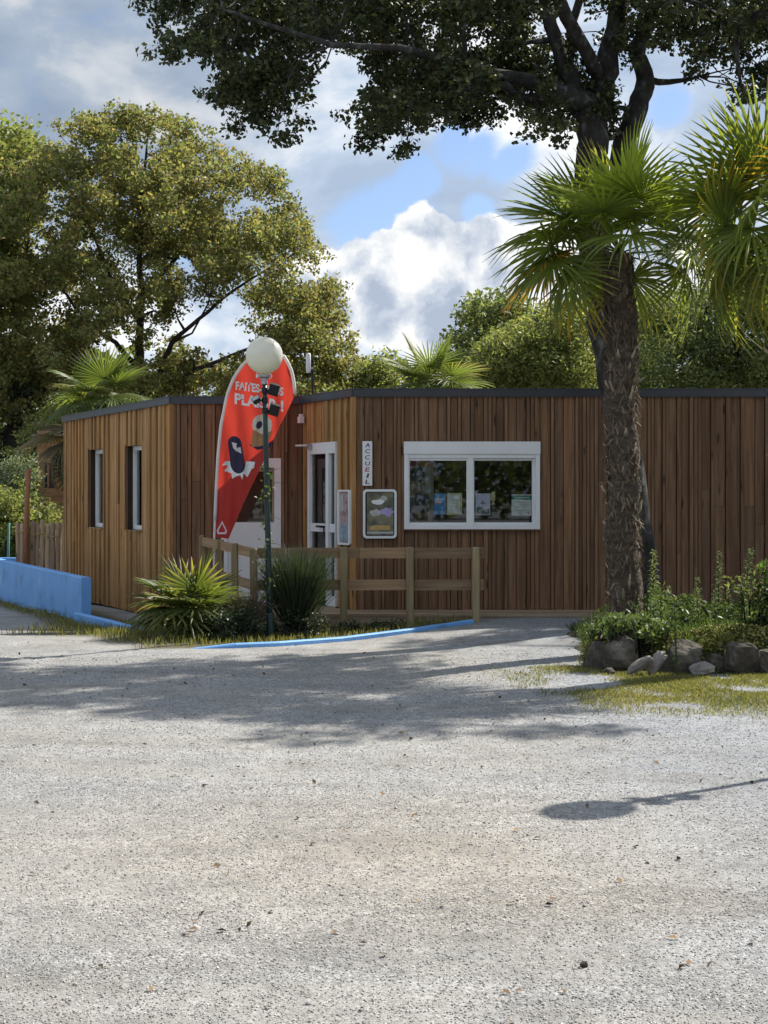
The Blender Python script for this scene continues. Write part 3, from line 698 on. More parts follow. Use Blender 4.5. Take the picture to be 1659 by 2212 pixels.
# poster cases
def art_mat(name, stops, scale, stretch=(1, 1, 1)):
    return mk(name, stops, scale, 5, stretch, rough=0.25, spec=0.5)
A1 = art_mat('poster_olive_print', [(0.03, 0.035, 0.03), (0.10, 0.10, 0.06), (0.20, 0.19, 0.11), (0.12, 0.10, 0.08)], 9)
A2 = art_mat('poster_pink_print', [(0.10, 0.05, 0.05), (0.33, 0.22, 0.21), (0.42, 0.33, 0.34), (0.16, 0.10, 0.10)], 12)
A3 = art_mat('poster_blue_print', [(0.12, 0.18, 0.23), (0.25, 0.33, 0.38), (0.35, 0.44, 0.49)], 14)
AL = art_mat('lilac_print', [(0.30, 0.24, 0.50), (0.45, 0.38, 0.66)], 18); AO = art_mat('orange_print', [(0.40, 0.24, 0.07), (0.55, 0.38, 0.14)], 14)
AG = art_mat('grey_print', [(0.36, 0.36, 0.34), (0.5, 0.5, 0.48)], 14)
def blob(cx, cz, rx, rz, n, seed, j=0.4):
    r = random.Random(seed); return [(cx + rx * math.cos(t) * (1 + j * (r.random() - .5)), cz + rz * math.sin(t) * (1 + j * (r.random() - .5))) for t in [2 * math.pi * k / n for k in range(n)]]
a = at(784, 1057, 18.14); b = at(857, 1163, 18.14); u0, u1, z0, z1 = a.x - P3.x, b.x - P3.x, b.z, a.z; uw, zh = u1 - u0, z1 - z0
pc = thing('poster_case', 'dark festival poster in a white rounded frame below the ACCUEIL sign', 'poster', ((a.x + b.x) / 2, 18.15, b.z), 'poster cases by the entrance')
part('frame', ring(MB(), rrect(u0, u1, z0, z1, 0.045), rrect(u0 + 0.028, u1 - 0.028, z0 + 0.028, z1 - 0.028, 0.025), fF, 0.043, 0.075), M['pvc'], pc)
part('backing', plate(MB(), rrect(u0 + 0.02, u1 - 0.02, z0 + 0.02, z1 - 0.02, 0.03), fF, 0.043, 0.050), M['black'], pc)
part('poster_sheet', plate(MB(), [(u0 + uw*.12, z0 + zh*.07), (u1 - uw*.10, z0 + zh*.07), (u1 - uw*.10, z1 - zh*.06), (u0 + uw*.12, z1 - zh*.06)][::-1], fF, 0.0505, 0.052), A1, pc)
for nm, poly, mt in (('print', blob(u0 + uw*.45, z0 + zh*.74, uw*.20, zh*.055, 14, 1), M['white']), ('print', blob(u0 + uw*.60, z0 + zh*.82, uw*.12, zh*.05, 11, 7, .7), AG),
                     ('print', blob(u0 + uw*.70, z0 + zh*.54, uw*.20, zh*.085, 15, 2, .7), AL), ('print', blob(u0 + uw*.38, z0 + zh*.52, uw*.16, zh*.07, 13, 3, .6), AG),
                     ('print', [(u0 + uw*.20, z0 + zh*.17), (u1 - uw*.2, z0 + zh*.17), (u1 - uw*.2, z0 + zh*.26), (u0 + uw*.34, z0 + zh*.27), (u0 + uw*.2, z0 + zh*.24)][::-1], AO),
                     ('print', [(u0 + uw*.12, z0 + zh*.10), (u1 - uw*.1, z0 + zh*.10), (u1 - uw*.1, z0 + zh*.135), (u0 + uw*.12, z0 + zh*.135)][::-1], AG)):
    part(nm, plate(MB(), poly, fF, 0.0522, 0.0528 + 0.0002 * prng.random()), mt, pc)
sa, sb = W_ret.s_of(757, 0.06), W_ret.s_of(731, 0.06); z1 = W_ret.z_of(744, 1058, 0.06); z0 = W_ret.z_of(744, 1177, 0.06)
pc = thing('poster_case', 'pinkish poster in a slim white frame on the side wall next to the door', 'poster', tuple(W_ret.p((sa + sb) / 2, 0.04, z0)), 'poster cases by the entrance')
part('frame', ring(MB(), rrect(sa, sb, z0, z1, 0.03)[::-1], rrect(sa + 0.035, sb - 0.035, z0 + 0.022, z1 - 0.022, 0.015)[::-1], fR, 0.044, 0.075), M['pvc'], pc)
part('poster_sheet', plate(MB(), rrect(sa + 0.02, sb - 0.02, z0 + 0.02, z1 - 0.02, 0.01), fR, 0.044, 0.055), A2, pc)
part('print', plate(MB(), [(sa + .04, z0 + .04), (sb - .04, z0 + .04), (sb - .04, z0 + (z1 - z0) * .36), (sa + .04, z0 + (z1 - z0) * .38)], fR, 0.0555, 0.057), A3, pc)
part('print', plate(MB(), [(sb - .13, z0 + (z1 - z0) * .62), (sb - .05, z0 + (z1 - z0) * .62), (sb - .05, z0 + (z1 - z0) * .93), (sb - .13, z0 + (z1 - z0) * .93)], fR, 0.0555, 0.057), AG, pc)

# sheets stuck inside the big window
def sheet(name, label, px0, px1, py0, py1, mat, deco, cat='notice'):
    d = 18.235; a = at(px0, py0, d); b = at(px1, py1, d)
    r = thing(name, label, cat, ((a.x + b.x) / 2, d, b.z), 'notices behind the big window')
    part('sheet', MB().box((a.x, d, b.z), (b.x, d + 0.003, a.z)), mat, r)
    for i, (fx0, fx1, fz0, fz1, m) in enumerate(deco):
        w, h = b.x - a.x, a.z - b.z
        part('print', MB().box((a.x + w*fx0, d - 0.0015 - 0.0002*i, b.z + h*fz0), (a.x + w*fx1, d - 0.0004, b.z + h*fz1)), m, r)
    return r
PB = mk('blue_print', [(0.06, 0.28, 0.62), (0.10, 0.36, 0.70)], 9); PY = mk('pale_yellow_print', [(0.60, 0.56, 0.26), (0.7, 0.66, 0.4)], 14)
PW = mk('paper_print', [(0.76, 0.80, 0.78), (0.84, 0.86, 0.85)], 9); PL = mk('lilac_paper', [(0.66, 0.66, 0.82), (0.74, 0.74, 0.88)], 9)
PG = mk('green_print', [(0.03, 0.22, 0.18), (0.05, 0.30, 0.25)], 9); PD = mk('slate_print', [(0.12, 0.17, 0.20), (0.26, 0.32, 0.34)], 25)
PR = mk('pink_print', [(0.6, 0.16, 0.18), (0.66, 0.25, 0.25)], 9); POR = mk('orange_notice', [(0.75, 0.26, 0.12), (0.8, 0.36, 0.2)], 6)
sheet('window_notice', 'bright blue leaflet stuck inside the left window pane', 938, 963, 1066, 1112, PB, [(.06, .6, .58, .66, PL), (.06, .55, .5, .57, PR), (.06, .68, .68, .78, PL)])
sheet('window_notice', 'white leaflet with yellow corners inside the left window pane', 965, 998, 1065, 1112, PY, [(.07, .86, .07, .93, PW)] + [(.22, .78, .25 + .08 * k, .275 + .08 * k, AG) for k in range(6)])
sheet('window_notice', 'lilac leaflet with a slate-coloured landscape at its foot', 1027, 1059, 1066, 1113, PL, [(.06, .94, .05, .30, PD), (.12, .5, .301, .38, PD), (.3, .72, .52, .56, PD), (.44, .56, .561, .66, PD)])
sheet('window_notice', 'white notice with a green heading at the right of the window', 1105, 1148, 1068, 1114, PW, [(.0, 1., .76, .95, PG), (.28, .9, .83, .88, PW), (.15, .85, .42, .44, AG), (.2, .8, .52, .54, AG), (.3, .7, .62, .64, AG), (.2, .8, .25, .27, AG), (.8, .86, .08, .16, PR)])
# yellow paper ornament hanging in the pane
d = 18.24; mb = MB(); q = [at(px, py, d) for px, py in ((1061, 1064), (1069, 1061), (1070, 1080), (1067, 1083), (1070, 1090), (1062, 1090), (1064, 1083), (1060, 1080))]
orn = thing('paper_ornament', 'small pale yellow paper figure hanging in the right window pane', 'ornament', tuple(q[5]))
part('figure', plate(mb, [(p.x, p.z) for p in q][::-1], lambda u, o, v: Vector((u, o, v)), d, d + 0.012), PY, orn)
# notices on the cream wall, seen through the glass
tag(part('wall_notice', MB().box((0.33, 19.77, 1.80), (0.42, 19.798, 2.0)), PR, None), 'pinkish-red notice on the cream wall inside the left window', 'notice')
tag(part('wall_notice', MB().box((0.46, 19.77, 1.88), (0.60, 19.798, 2.0)), POR, None), 'orange notice high on the cream wall inside the window', 'notice')
tag(part('wall_notice', MB().box((0.46, 19.772, 1.50), (0.60, 19.798, 1.86)), PW, None), 'pale sheet below the orange notice inside the window', 'notice')
# counter behind the window, dark panel on it
ct = thing('reception_counter', 'low dark counter just inside the big window', 'counter', (1.0, 18.8, 0.131))
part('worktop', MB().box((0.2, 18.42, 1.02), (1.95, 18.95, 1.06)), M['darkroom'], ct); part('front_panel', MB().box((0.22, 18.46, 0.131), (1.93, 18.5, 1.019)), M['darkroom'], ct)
a = at(897, 1065, 18.75); b = at(926, 1104, 18.75)
pn = thing('display_panel', 'dark blue panel standing on the counter in the left pane', 'screen', ((a.x + b.x) / 2, 18.75, 1.061))
part('screen', MB().box((a.x, 18.73, b.z - 0.01), (b.x, 18.755, a.z)), M['panelblue'], pn); part('stand', MB().box((a.x + .06, 18.74, 1.061), (b.x - .06, 18.80, b.z - 0.011)), M['black'], pn)

# person standing inside, seen through the left pane
def build_person():
    x, y = 0.42, 19.2
    V_ = [((0, 0, 0.98), .125), ((0, 0, 1.14), .12), ((0.01, 0, 1.33), .135), ((0.01, 0, 1.46), .115), ((0.005, 0, 1.54), .052), ((0.0, -.005, 1.60), .055), ((0, -.01, 1.68), .082), ((0, -.005, 1.755), .07),
          ((.17, .01, 1.43), .055), ((.225, .0, 1.17), .042), ((.13, -.16, 1.05), .034), ((.07, -.22, 1.06), .03),
          ((-.16, .01, 1.43), .055), ((-.21, .0, 1.17), .042), ((-.13, -.16, 1.05), .034), ((-.08, -.22, 1.06), .03),
          ((.09, 0, .93), .09), ((.095, -.01, .52), .062), ((.10, .01, .20), .045), ((.105, -.10, .165), .036), ((-.09, 0, .93), .09), ((-.095, -.01, .52), .062), ((-.10, .01, .20), .045), ((-.105, -.10, .165), .036)]
    E = [(0,1),(1,2),(2,3),(3,4),(4,5),(5,6),(6,7),(3,8),(8,9),(9,10),(10,11),(3,12),(12,13),(13,14),(14,15),(0,16),(16,17),(17,18),(18,19),(0,20),(20,21),(21,22),(22,23)]
    me = bpy.data.meshes.new('person'); me.from_pydata([Vector(v) + Vector((x, y, 0)) for v, _ in V_], E, []); me.update()
    o = bpy.data.objects.new('person', me); C.objects.link(o)
    md = o.modifiers.new('skin', 'SKIN'); md.use_smooth_shade = True
    for i, (_, r) in enumerate(V_):
        me.skin_vertices[0].data[i].radius = (r, r * .85); me.skin_vertices[0].data[i].use_root = (i == 0)
    sb_ = o.modifiers.new('sub', 'SUBSURF'); sb_.levels = 2; sb_.render_levels = 2
    bpy.context.view_layer.update(); dg = bpy.context.evaluated_depsgraph_get()
    full = bpy.data.meshes.new_from_object(o.evaluated_get(dg)); bpy.data.objects.remove(o)
    root = thing('person', 'person in a grey-blue top and dark cap standing inside behind the left window pane', 'person', (x, y, 0.131))
    full.materials.clear()
    for m in ('skin', 'shirt', 'panelblue', 'hair'): full.materials.append(M[m])
    for p in full.polygons:
        c = p.center; p.use_smooth = True
        p.material_index = 2 if c.z < 1.0 and abs(c.x - x) < .2 and c.y > y - .14 else (1 if c.z < 1.52 and not (c.y < y - .08 or c.z < 1.16 and abs(c.x - x) > .17) else 0)
    link('body', full, None, root)
    mb = MB(); mb.lathe([(0.0, 0.20), (0.055, 0.185), (0.085, 0.13), (0.094, 0.06), (0.094, 0.015), (0.0, 0.012)], (x, y - 0.003, 1.66), 18)
    mb.box((x - .07, y - .17, 1.672), (x + .07, y - .08, 1.684)); part('cap', mb, M['hair'], root, True)
    mb = MB()
    for sx in (-1, 1): mb.lathe([(0.0, -.009), (.009, 0), (0, .009)], (x + sx * .03, y - .093, 1.655), 8)
    part('eyes', mb, M['black'], root)
    part('nose', MB().add([(x - .014, y - .088, 1.615), (x + .014, y - .088, 1.615), (x, y - .118, 1.618), (x, y - .092, 1.66)], [(0, 1, 2), (0, 2, 3), (2, 1, 3)]), M['skin'], root)
    mb = MB()
    for sx in (-1, 1): mb.lathe([(0.0, -.028), (.014, -.015), (.017, .01), (0, .03)], (x + sx * .083, y, 1.64), 8)
    part('ears', mb, M['skin'], root)
build_person()

# small fittings
c = W_ret.p(W_ret.s_of(651, 0.05), 0.05, W_ret.z_of(651, 915, 0.05))
q = W_ret.s_of(654, 0.04); z = W_ret.z_of(654, 914, 0.04)
wl = thing('wall_sensor', 'small white sensor box high in the inner corner left of the door', 'sensor', tuple(W_ret.p(q, 0.05, z)))
mb = MB(); wbox(mb, W_ret, q - 0.06, q + 0.03, 0.044, 0.10, z, z + 0.08); part('housing', mb, M['pvc'], wl); mb = MB(); wbox(mb, W_ret, q - 0.04, q + 0.01, 0.05, 0.09, z + 0.0805, z + 0.115); part('hood', mb, M['pvc'], wl)
z = W_ret.z_of(668, 962, 0.05); q = W_ret.s_of(668, 0.05)
br = thing('door_bracket', 'pale arm sticking out to the left above the glazed door', 'bracket', tuple(W_ret.p(q, 0.05, z)))
part('arm', MB().tube([W_ret.p(q - 0.02, 0.05, z), W_ret.p(q + 0.05, 0.22, z - 0.005)], 0.012, 8), M['pvc'], br); mb = MB(); wbox(mb, W_ret, q - 0.09, q + 0.0, 0.049, 0.09, z - 0.05, z + 0.02); part('plate', mb, M['steel'], br)
# antenna on the roof
a = at(672, 850, 20.4); t_ = at(672, 778, 20.4)
an = thing('roof_antenna', 'white tubular antenna on a black mast standing on the roof', 'antenna', (a.x + .02, 20.4, 2.72))
part('mast', MB().tube([(a.x + .02, 20.4, 2.72), (a.x + .02, 20.4, t_.z + 0.03)], 0.016, 10), M['black'], an)
z0 = at(0, 806, 20.4).z; z1 = at(0, 763, 20.4).z
part('radome', MB().lathe([(0, 0), (.022, .004), (.032, .02), (.032, z1 - z0 - .02), (.024, z1 - z0 - .004), (0, z1 - z0)], (a.x - .035, 20.37, z0), 16), M['pvc'], an, True)
part('clamp', MB().box((a.x - .03, 20.375, z0 + .05), (a.x + .03, 20.41, z0 + .08)), M['steel'], an)

# ------------------------------------------------------------------ terrace: deck and railing
dk = thing('deck', 'narrow timber deck along the front wall and into the entrance recess', 'deck', (0.6, 17.8, 0.0))
def dboard(y0, y1, x0, x1, z1=0.147):
    c = Vector(((x0 + x1) / 2, (y0 + y1) / 2, z1)); ob = part('deck_board', MB().box((x0 - c.x, y0 - c.y, -0.028), (x1 - c.x, y1 - c.y, 0)), M['deck'], dk); ob.location = c
y = 17.50
while y < 18.13:
    xr = 2.62; dboard(y, y + 0.117, -1.42, 0.62 + (0.3 if int(y * 100) % 2 else 0)); dboard(y, y + 0.117, 0.624 + (0.3 if int(y * 100) % 2 else 0), xr); y += 0.122
y = 18.232
while y < 19.42:
    xw = P3.x + (y - 18.2) * TD.x / TD.y - 0.07; dboard(y, y + 0.117, -2.35, xw - 0.03); y += 0.122
part('edge_board', MB().box((-1.40, 17.512, 0.02), (1.05, 17.537, 0.117)), M['deck'], dk); part('edge_board', MB().box((1.054, 17.512, 0.03), (2.60, 17.537, 0.117)), M['deck'], dk)
for x in (-1.2, -0.45, 0.3, 1.0): part('joist', MB().box((x, 17.54, -0.02), (x + .05, 19.3 if x < -.6 else 18.12, 0.117)), M['sheath'], dk)

rl = thing('timber_railing', 'two-rail timber railing with square posts along the terrace edge', 'railing', (-0.2, 17.0, 0.0))
def rpost(x, y, ztop, w=0.082):
    z0 = gzf(x, y) - 0.12; c = Vector((x, y, z0)); mb = MB(); h = ztop - z0; b = 0.012; r = w / 2
    prof = [(r - b, -r), (r, -r + b), (r, r - b), (r - b, r), (-r + b, r), (-r, r - b), (-r, -r + b), (-r + b, -r)]
    mb.prism(prof, 0, h - 0.012)
    k = len(mb.v); mb.v += [(p[0], p[1], h - 0.012) for p in prof] + [(p[0] * .8, p[1] * .8, h) for p in prof]
    for i in range(8): mb.f.append((k+i, k+(i+1)%8, k+8+(i+1)%8, k+8+i))
    mb.f.append(tuple(k + 8 + i for i in range(8)))
    ob = part('post', mb, M['post'], rl); ob.location = c; ob.rotation_euler = (prng.uniform(-.01, .01), prng.uniform(-.012, .012), 0); return ob
def rrail(a, b, z0a, z0b, h=0.115, t=0.04):
    a = Vector(a); b = Vector(b); c = Vector((a.x, a.y, z0a)); L = (b - a).length
    mb = MB().box((0, -t / 2, 0), (L, t / 2, h)); mb.v = [(x, y, z + x / L * (z0b - z0a)) for x, y, z in mb.v]
    ob = part('rail', mb, M['rail'], rl); ob.location = c; ob.rotation_euler = (0, 0, math.atan2(b.y - a.y, b.x - a.x)); return ob
FY = 17.0
posts = [(at(742, 0, FY).x, FY), (at(886, 0, FY).x, FY), (at(1028, 0, FY).x, FY)]
for p in posts: rpost(p[0], p[1], 0.928)
CP = (at(549, 0, 16.9).x, 16.9); rpost(CP[0], CP[1], 0.915); EP = (at(437, 0, 18.9).x, 18.9)
rpost(EP[0], EP[1], 1.01)
for k, px in ((0.35, 478), (0.66, 519)):
    rpost(EP[0] + (CP[0] - EP[0]) * k, EP[1] + (CP[1] - EP[1]) * k, 1.01 - 0.07 * k - 0.01)
xe = at(1046, 0, FY).x
for (z, ex) in ((0.805, xe), (0.45, xe)):
    xs_ = [CP[0] + 0.02] + [p[0] for p in posts] + [ex]
    if z > .6: xs_ = [CP[0] + 0.02, posts[0][0] + 0.18, posts[1][0] + .005, ex]
    for a_, b_ in zip(xs_, xs_[1:]):
        if b_ - a_ > 0.02: rrail((a_ + .002, FY + 0.064 if a_ > CP[0] + .1 else FY + 0.03), (b_ - .002, FY + 0.064), z - 0.004, z)
for z in (0.0, 0.36): rrail((EP[0] - 0.02, EP[1] + .05), (CP[0] + 0.03, CP[1] + .085), 0.885 - z, 0.80 - z, 0.105)

# ------------------------------------------------------------------ feather flag
DF = 18.75
def flag_y(X, Z):
    X = np.asarray(X); Z = np.asarray(Z)
    return DF + 0.016 * np.sin(X * 26 + Z * 3.2) + 0.008 * np.sin(X * 55 - Z * 4) + 0.05 * np.sin((Z - 1.0) * 1.3) * (X + 2.1) * 0.6
L_edge = [(463, 1262), (463, 1160), (466, 1080), (471, 990), (478, 915), (490, 855), (507, 812), (528, 783), (556, 766), (588, 760), (614, 770), (628, 795), (635, 825), (637, 852)]
R_edge = [(474, 1262), (494, 1164), (524, 1092), (545, 1047), (565, 1006), (585, 962), (603, 922), (618, 893), (630, 868), (637, 852)]
def resample(pts, n):
    P = np.array(pts, float); s = np.concatenate([[0], np.cumsum(np.hypot(*np.diff(P, axis=0).T))]); q = np.linspace(0, s[-1], n)
    return np.stack([np.interp(q, s, P[:, 0]), np.interp(q, s, P[:, 1])], 1)
fl = thing('feather_flag', 'tall red feather flag with white lettering FAITES-VOUS PLAISIR beside the entrance', 'flag', tuple(at(464, 0, DF).xy) + (0.15,))
Lp = np.array([[(x - CX) * DF / F, EYE + (HY - y) * DF / F] for x, y in resample(L_edge[1:], 40)])
Rp = np.array([[(x - CX) * DF / F, EYE + (HY - y) * DF / F] for x, y in resample(R_edge[1:], 40)])
nu = 14; grid = []
for i in range(40):
    for j in range(nu):
        q = Lp[i] + (Rp[i] - Lp[i]) * j / (nu - 1); grid.append((q[0], float(flag_y(q[0], q[1])), q[1]))
mb = MB(); mb.v = grid; mb.f = [(i*nu+j, i*nu+j+1, (i+1)*nu+j+1, (i+1)*nu+j) for i in range(39) for j in range(nu-1)]
part('sail', mb, M['red'], fl, True)
P_ = resample(L_edge, 40); pole = [((x - CX) * DF / F, 0, EYE + (HY - y) * DF / F) for x, y in P_]; pole = [(x, float(flag_y(x, z)) - .005, z) for x, _, z in pole]
part('sleeve', MB().tube(pole[8:], 0.021, 8), M['sailwhite'], fl, True)
part('pole', MB().tube([(pole[0][0], pole[0][1], 0.148)] + pole[0:12], 0.015, 8), M['sailwhite'], fl, True)
part('base', MB().box((pole[0][0] - .18, pole[0][1] - .03, 0.1475), (pole[0][0] + .18, pole[0][1] + .03, 0.155)).box((pole[0][0] - .03, pole[0][1] - .18, 0.1555), (pole[0][0] + .03, pole[0][1] + .18, 0.162)), M['steel'], fl)
fo = lambda X, Z: flag_y(X, Z) - 0.008
def ftxt(body, x0, x1, ybot, h, tilt, bold=0.02):
    a = at(x0, ybot, DF); k = DF / F
    return fit_text(body, M['white'], fl, a.x, a.z, (x1 - x0) * k, h * k, 0, tilt=tilt, bold=bold, fn=fo)
ftxt('MIKO', 553, 588, 817, 11, -0.03); ftxt('FAITES-VOUS', 509, 612, 842, 19, -0.13, .035); ftxt('PLAISIR !', 507, 612, 873, 25, -0.16, .04)
def fpoly(pts, mat, lift=0.008):
    """flat print that follows the folds of the sail"""
    k = DF / F; bm = bmesh.new()
    vs = [bm.verts.new(((x - CX) * k, 0, EYE + (HY - y) * k)) for x, y in pts]; bm.faces.new(vs)
    bmesh.ops.triangulate(bm, faces=bm.faces[:])
    for _ in range(3):
        lg = [e for e in bm.edges if e.calc_length() > 0.03]
        if lg: bmesh.ops.subdivide_edges(bm, edges=lg, cuts=1); bmesh.ops.triangulate(bm, faces=bm.faces[:])
    for v in bm.verts: v.co.y = float(flag_y(v.co.x, v.co.z)) - lift
    me = bpy.data.meshes.new('print'); bm.to_mesh(me); bm.free(); return link('print', me, mat, fl)
def ell(cx, cy, rx, ry, rot, n=20): return [(cx + rx*math.cos(t)*math.cos(rot) - ry*math.sin(t)*math.sin(rot), cy + rx*math.cos(t)*math.sin(rot) + ry*math.sin(t)*math.cos(rot)) for t in [2*math.pi*k/n for k in range(n)]]
rs = random.Random(4)
spl = []
for k in range(30):
    t = math.pi * (0.98 * k / 29) + 0.05; r = 1.0 + (0.38 if k % 3 == 0 and rs.random() < .7 else rs.uniform(-.05, .08)); spl.append((515 + 26 * r * math.cos(t), 996 + 30 * r * math.sin(t)))
inner = [(515 + 17 * math.cos(t), 996 + 24 * math.sin(t)) for t in [math.pi * k / 14 for k in range(14, -1, -1)]]
fpoly(spl + inner, M['white'], .009)
so_ = [(x + (y - 985) * 0.13, y) for x, y in [(496 + 15 - 15*math.cos(t), 958 - 16*math.sin(t)) for t in [math.pi*k/10 for k in range(11)]] + [(496 + 15 + 16*math.cos(t), 1003 + 20*math.sin(t)) for t in [math.pi*k/10 for k in range(11)]]]
fpoly(so_, M['navy'], .012); fpoly([(500, 955), (512, 958), (508, 968), (520, 966), (522, 980), (510, 974), (504, 968)], M['sailwhite'], .015)
fpoly(ell(566, 918, 22, 23, 0, 16), M['icecream'], .009); fpoly([(547, 928), (566, 938), (590, 930), (574, 962), (545, 966), (541, 960)], M['cone'], .012); fpoly(ell(560, 918, 6, 9, .4, 10), M['navy'], .013)
fpoly([(536, 960), (572, 962), (590, 952), (584, 966), (556, 972)], M['navy'], .010)
tri = [(480, 1125), (491, 1147), (488, 1154), (470, 1154), (468, 1146)]; tri2 = [(480, 1131), (487, 1147), (485, 1150), (473, 1150), (472, 1146)]
mb = MB(); k = DF / F
vs = [((x - CX) * k, float(flag_y((x - CX) * k, EYE + (HY - y) * k)) - .009, EYE + (HY - y) * k) for x, y in tri + tri2]
mb.add(vs, [(i, (i+1) % 5, 5 + (i+1) % 5, 5 + i) for i in range(5)]); part('emblem', mb, M['sailwhite'], fl)

# ------------------------------------------------------------------ globe lamps
def lamp(x, y, label, lean=0.0, seed=0):
    z0 = gzf(x, y); H = 2.955 - 0.193
    r = thing('globe_lamp', label, 'lamp', (x, y, z0), 'globe lamps of the drive')
    P = lambda h: (x + lean * (h - H), y, h)
    part('pole', MB().tube([P(z0 - .05), P(1.2), P(2.2), P(H - 0.10)], [0.034, 0.030, 0.026, 0.024], 14), M['lamp'], r, True)
    part('base_flange', MB().lathe([(0.0, 0.0), (.075, 0.0), (.075, .018), (.042, .03), (.040, .26), (.033, .27), (0, .27)], (P(z0)[0], y, z0), 16), M['lamp'], r)
    part('collar', MB().lathe([(.024, -.02), (.034, -.015), (.036, .045), (.062, .06), (.062, .085), (0.0, .086)], (P(H)[0], y, H - 0.09), 18), M['steel'], r)
    gl = MB(); n = 18
    gl.lathe([(0.193 * math.sin(math.pi * i / n), -0.193 * math.cos(math.pi * i / n)) for i in range(n + 1)], (P(H)[0], y, 2.955), 36)
    part('globe', gl, M['globe'], r, True)
    for (h, sx, tilt, mt) in ((2.60, 1, 0.28, 'black'), (2.39, 1, 0.30, 'black'), (2.495, -1, -0.5, 'steel')):
        w, hh = (0.105, 0.125) if sx > 0 else (0.085, 0.075)
        m = Matrix.Translation((P(h)[0] + sx * (0.045 + w / 2), y - 0.02, h)) @ Matrix.Rotation(tilt, 4, 'Y') @ Matrix.Rotation(0.5 if sx > 0 else -0.9, 4, 'X')
        fd = part('floodlight', MB().box((-w / 2, -0.02, -hh / 2), (w / 2, 0.02, hh / 2), m).box((-w / 2 + .01, 0.02, -hh / 2 + .01), (w / 2 - .01, 0.032, hh / 2 - .01), m), M['black'], r)
        part('lens', MB().box((-w / 2 + .006, -0.024, -hh / 2 + .006), (w / 2 - .006, -0.0205, hh / 2 - .006), m), M[mt], fd)
        part('arm', MB().tube([P(h - .01), (P(h)[0] + sx * 0.06, y - .01, h - 0.005)], 0.011, 8).tube([P(h - .035), P(h + .02)], 0.034, 10), M['black'], fd)
    return r
lamp(at(571, 0, 16.0).x, 16.0, 'dark green lamp post with a white globe and three floodlights in front of the flag', lean=-0.022)
GS = at(1268, 1755, EYE * F / (1755 - HY)); hs = 2.955 / math.tan(math.radians(SUN_EL))
lamp(GS.x + math.sin(math.radians(SUN_AZ)) * hs, GS.y + math.cos(math.radians(SUN_AZ)) * hs, 'globe lamp post outside the picture whose shadow crosses the gravel')

# ------------------------------------------------------------------ blue walls and kerbs
def strip_wall(name, label, cat, pts, width, ztop, depth=0.35, bulge=0.0):
    n = len(pts); mb = MB(); P = [Vector((*p, 0)) for p in pts]; L = []; R = []
    for i in range(n):
        t = (P[min(i+1, n-1)] - P[max(i-1, 0)]).normalized(); nn = Vector((-t.y, t.x, 0)); L.append(P[i] + nn * width / 2); R.append(P[i] - nn * width / 2)
    for i in range(n):
        zt = ztop[i] if hasattr(ztop, '__len__') else ztop; zb = gzf(P[i].x, P[i].y) - depth; b = min(0.012, width * .2)
        tl = (L[i] - R[i]).normalized() * b
        mb.v += [(L[i].x, L[i].y, zb), (L[i].x, L[i].y, zt - b), (L[i].x - tl.x, L[i].y - tl.y, zt), (R[i].x + tl.x, R[i].y + tl.y, zt), (R[i].x, R[i].y, zt - b), (R[i].x, R[i].y, zb)]
    for i in range(n - 1):
        for j in range(6): mb.f.append((i*6+j, i*6+(j+1)%6, (i+1)*6+(j+1)%6, (i+1)*6+j))
    mb.f.append(tuple(range(6))[::-1]); mb.f.append(tuple((n-1)*6 + j for j in range(6)))
    return tag(part(name, mb, M['blue'], None), label, cat)
bw = Vector((-3.80, 19.3)); bdir = Vector((-0.405, 0.914)); ww = bw + Vector((0.05, 0.06))
strip_wall('blue_wall', 'blue painted low wall running back beside the left side of the building', 'wall', [tuple(ww), tuple(ww + bdir * 3), tuple(ww + bdir * 6.4), tuple(ww + bdir * 9.5)], 0.125, 0.465)
strip_wall('blue_wall', 'short blue wall far behind the long one, under the log palisade', 'wall', [(-7.4, 27.3), (-5.2, 26.9)], 0.15, 0.40)
strip_wall('blue_kerb', 'low blue kerb between the blue wall and the fan palm clump', 'kerb', [(-3.84, 19.22), (-3.3, 18.45), (-2.72, 17.55)], 0.09, [0.035, 0.005, -0.035])
kz = [(0.045 if i else 0.004) + gzf(*p) for i, p in enumerate(KERB)]
strip_wall('blue_kerb', 'thin blue edging curving along the gravel below the railing', 'kerb', KERB, 0.07, kz, 0.1)

# ------------------------------------------------------------------ left background: palisade, posts, cabin
pal = thing('log_palisade', 'short palisade of weathered upright logs with a yellow rope', 'fence', (-5.8, 26.5, -0.2))
x = -6.30; i = 0
while x < -5.2:
    r = prng.uniform(0.036, 0.05); h = 1.02 + prng.uniform(-.04, .04); yy = 26.45 + prng.uniform(-.015, .015)
    ob = part('log', MB().tube([(0, 0, 0), (prng.uniform(-.01, .01), 0, .6), (prng.uniform(-.015, .015), 0, h + .2), (0, 0, h + .225)], [r, r * 1.03, r * .97, r * .6], 9), M['log'], pal, True); ob.location = (x, yy, -0.2); x += r * 2.05
part('rope', MB().tube([(-6.36 + k * .06, 26.385 - .01 * (k % 2), .90 - .025 * math.sin(k * 1.3) - .008 * k) for k in range(14)], 0.009, 6), M['rope'], pal)
o = tag(part('wooden_post', MB().tube([(at(56, 0, 26.3).x, 26.3, -.2), (at(57, 0, 26.3).x, 26.3, 1.0), (at(62, 0, 26.3).x, 26.3, 1.95)], [.045, .043, .04], 10), M['brown_post'], None, True), 'thin reddish-brown wooden post rising above the log palisade', 'post')
o = tag(part('wire_fence_post', MB().tube([(at(16, 0, 27.8).x, 27.8, -.25), (at(19, 0, 27.8).x, 27.8, 1.0)], .024, 8), M['green_post'], None, True), 'thin green metal fence post at the far left', 'post')
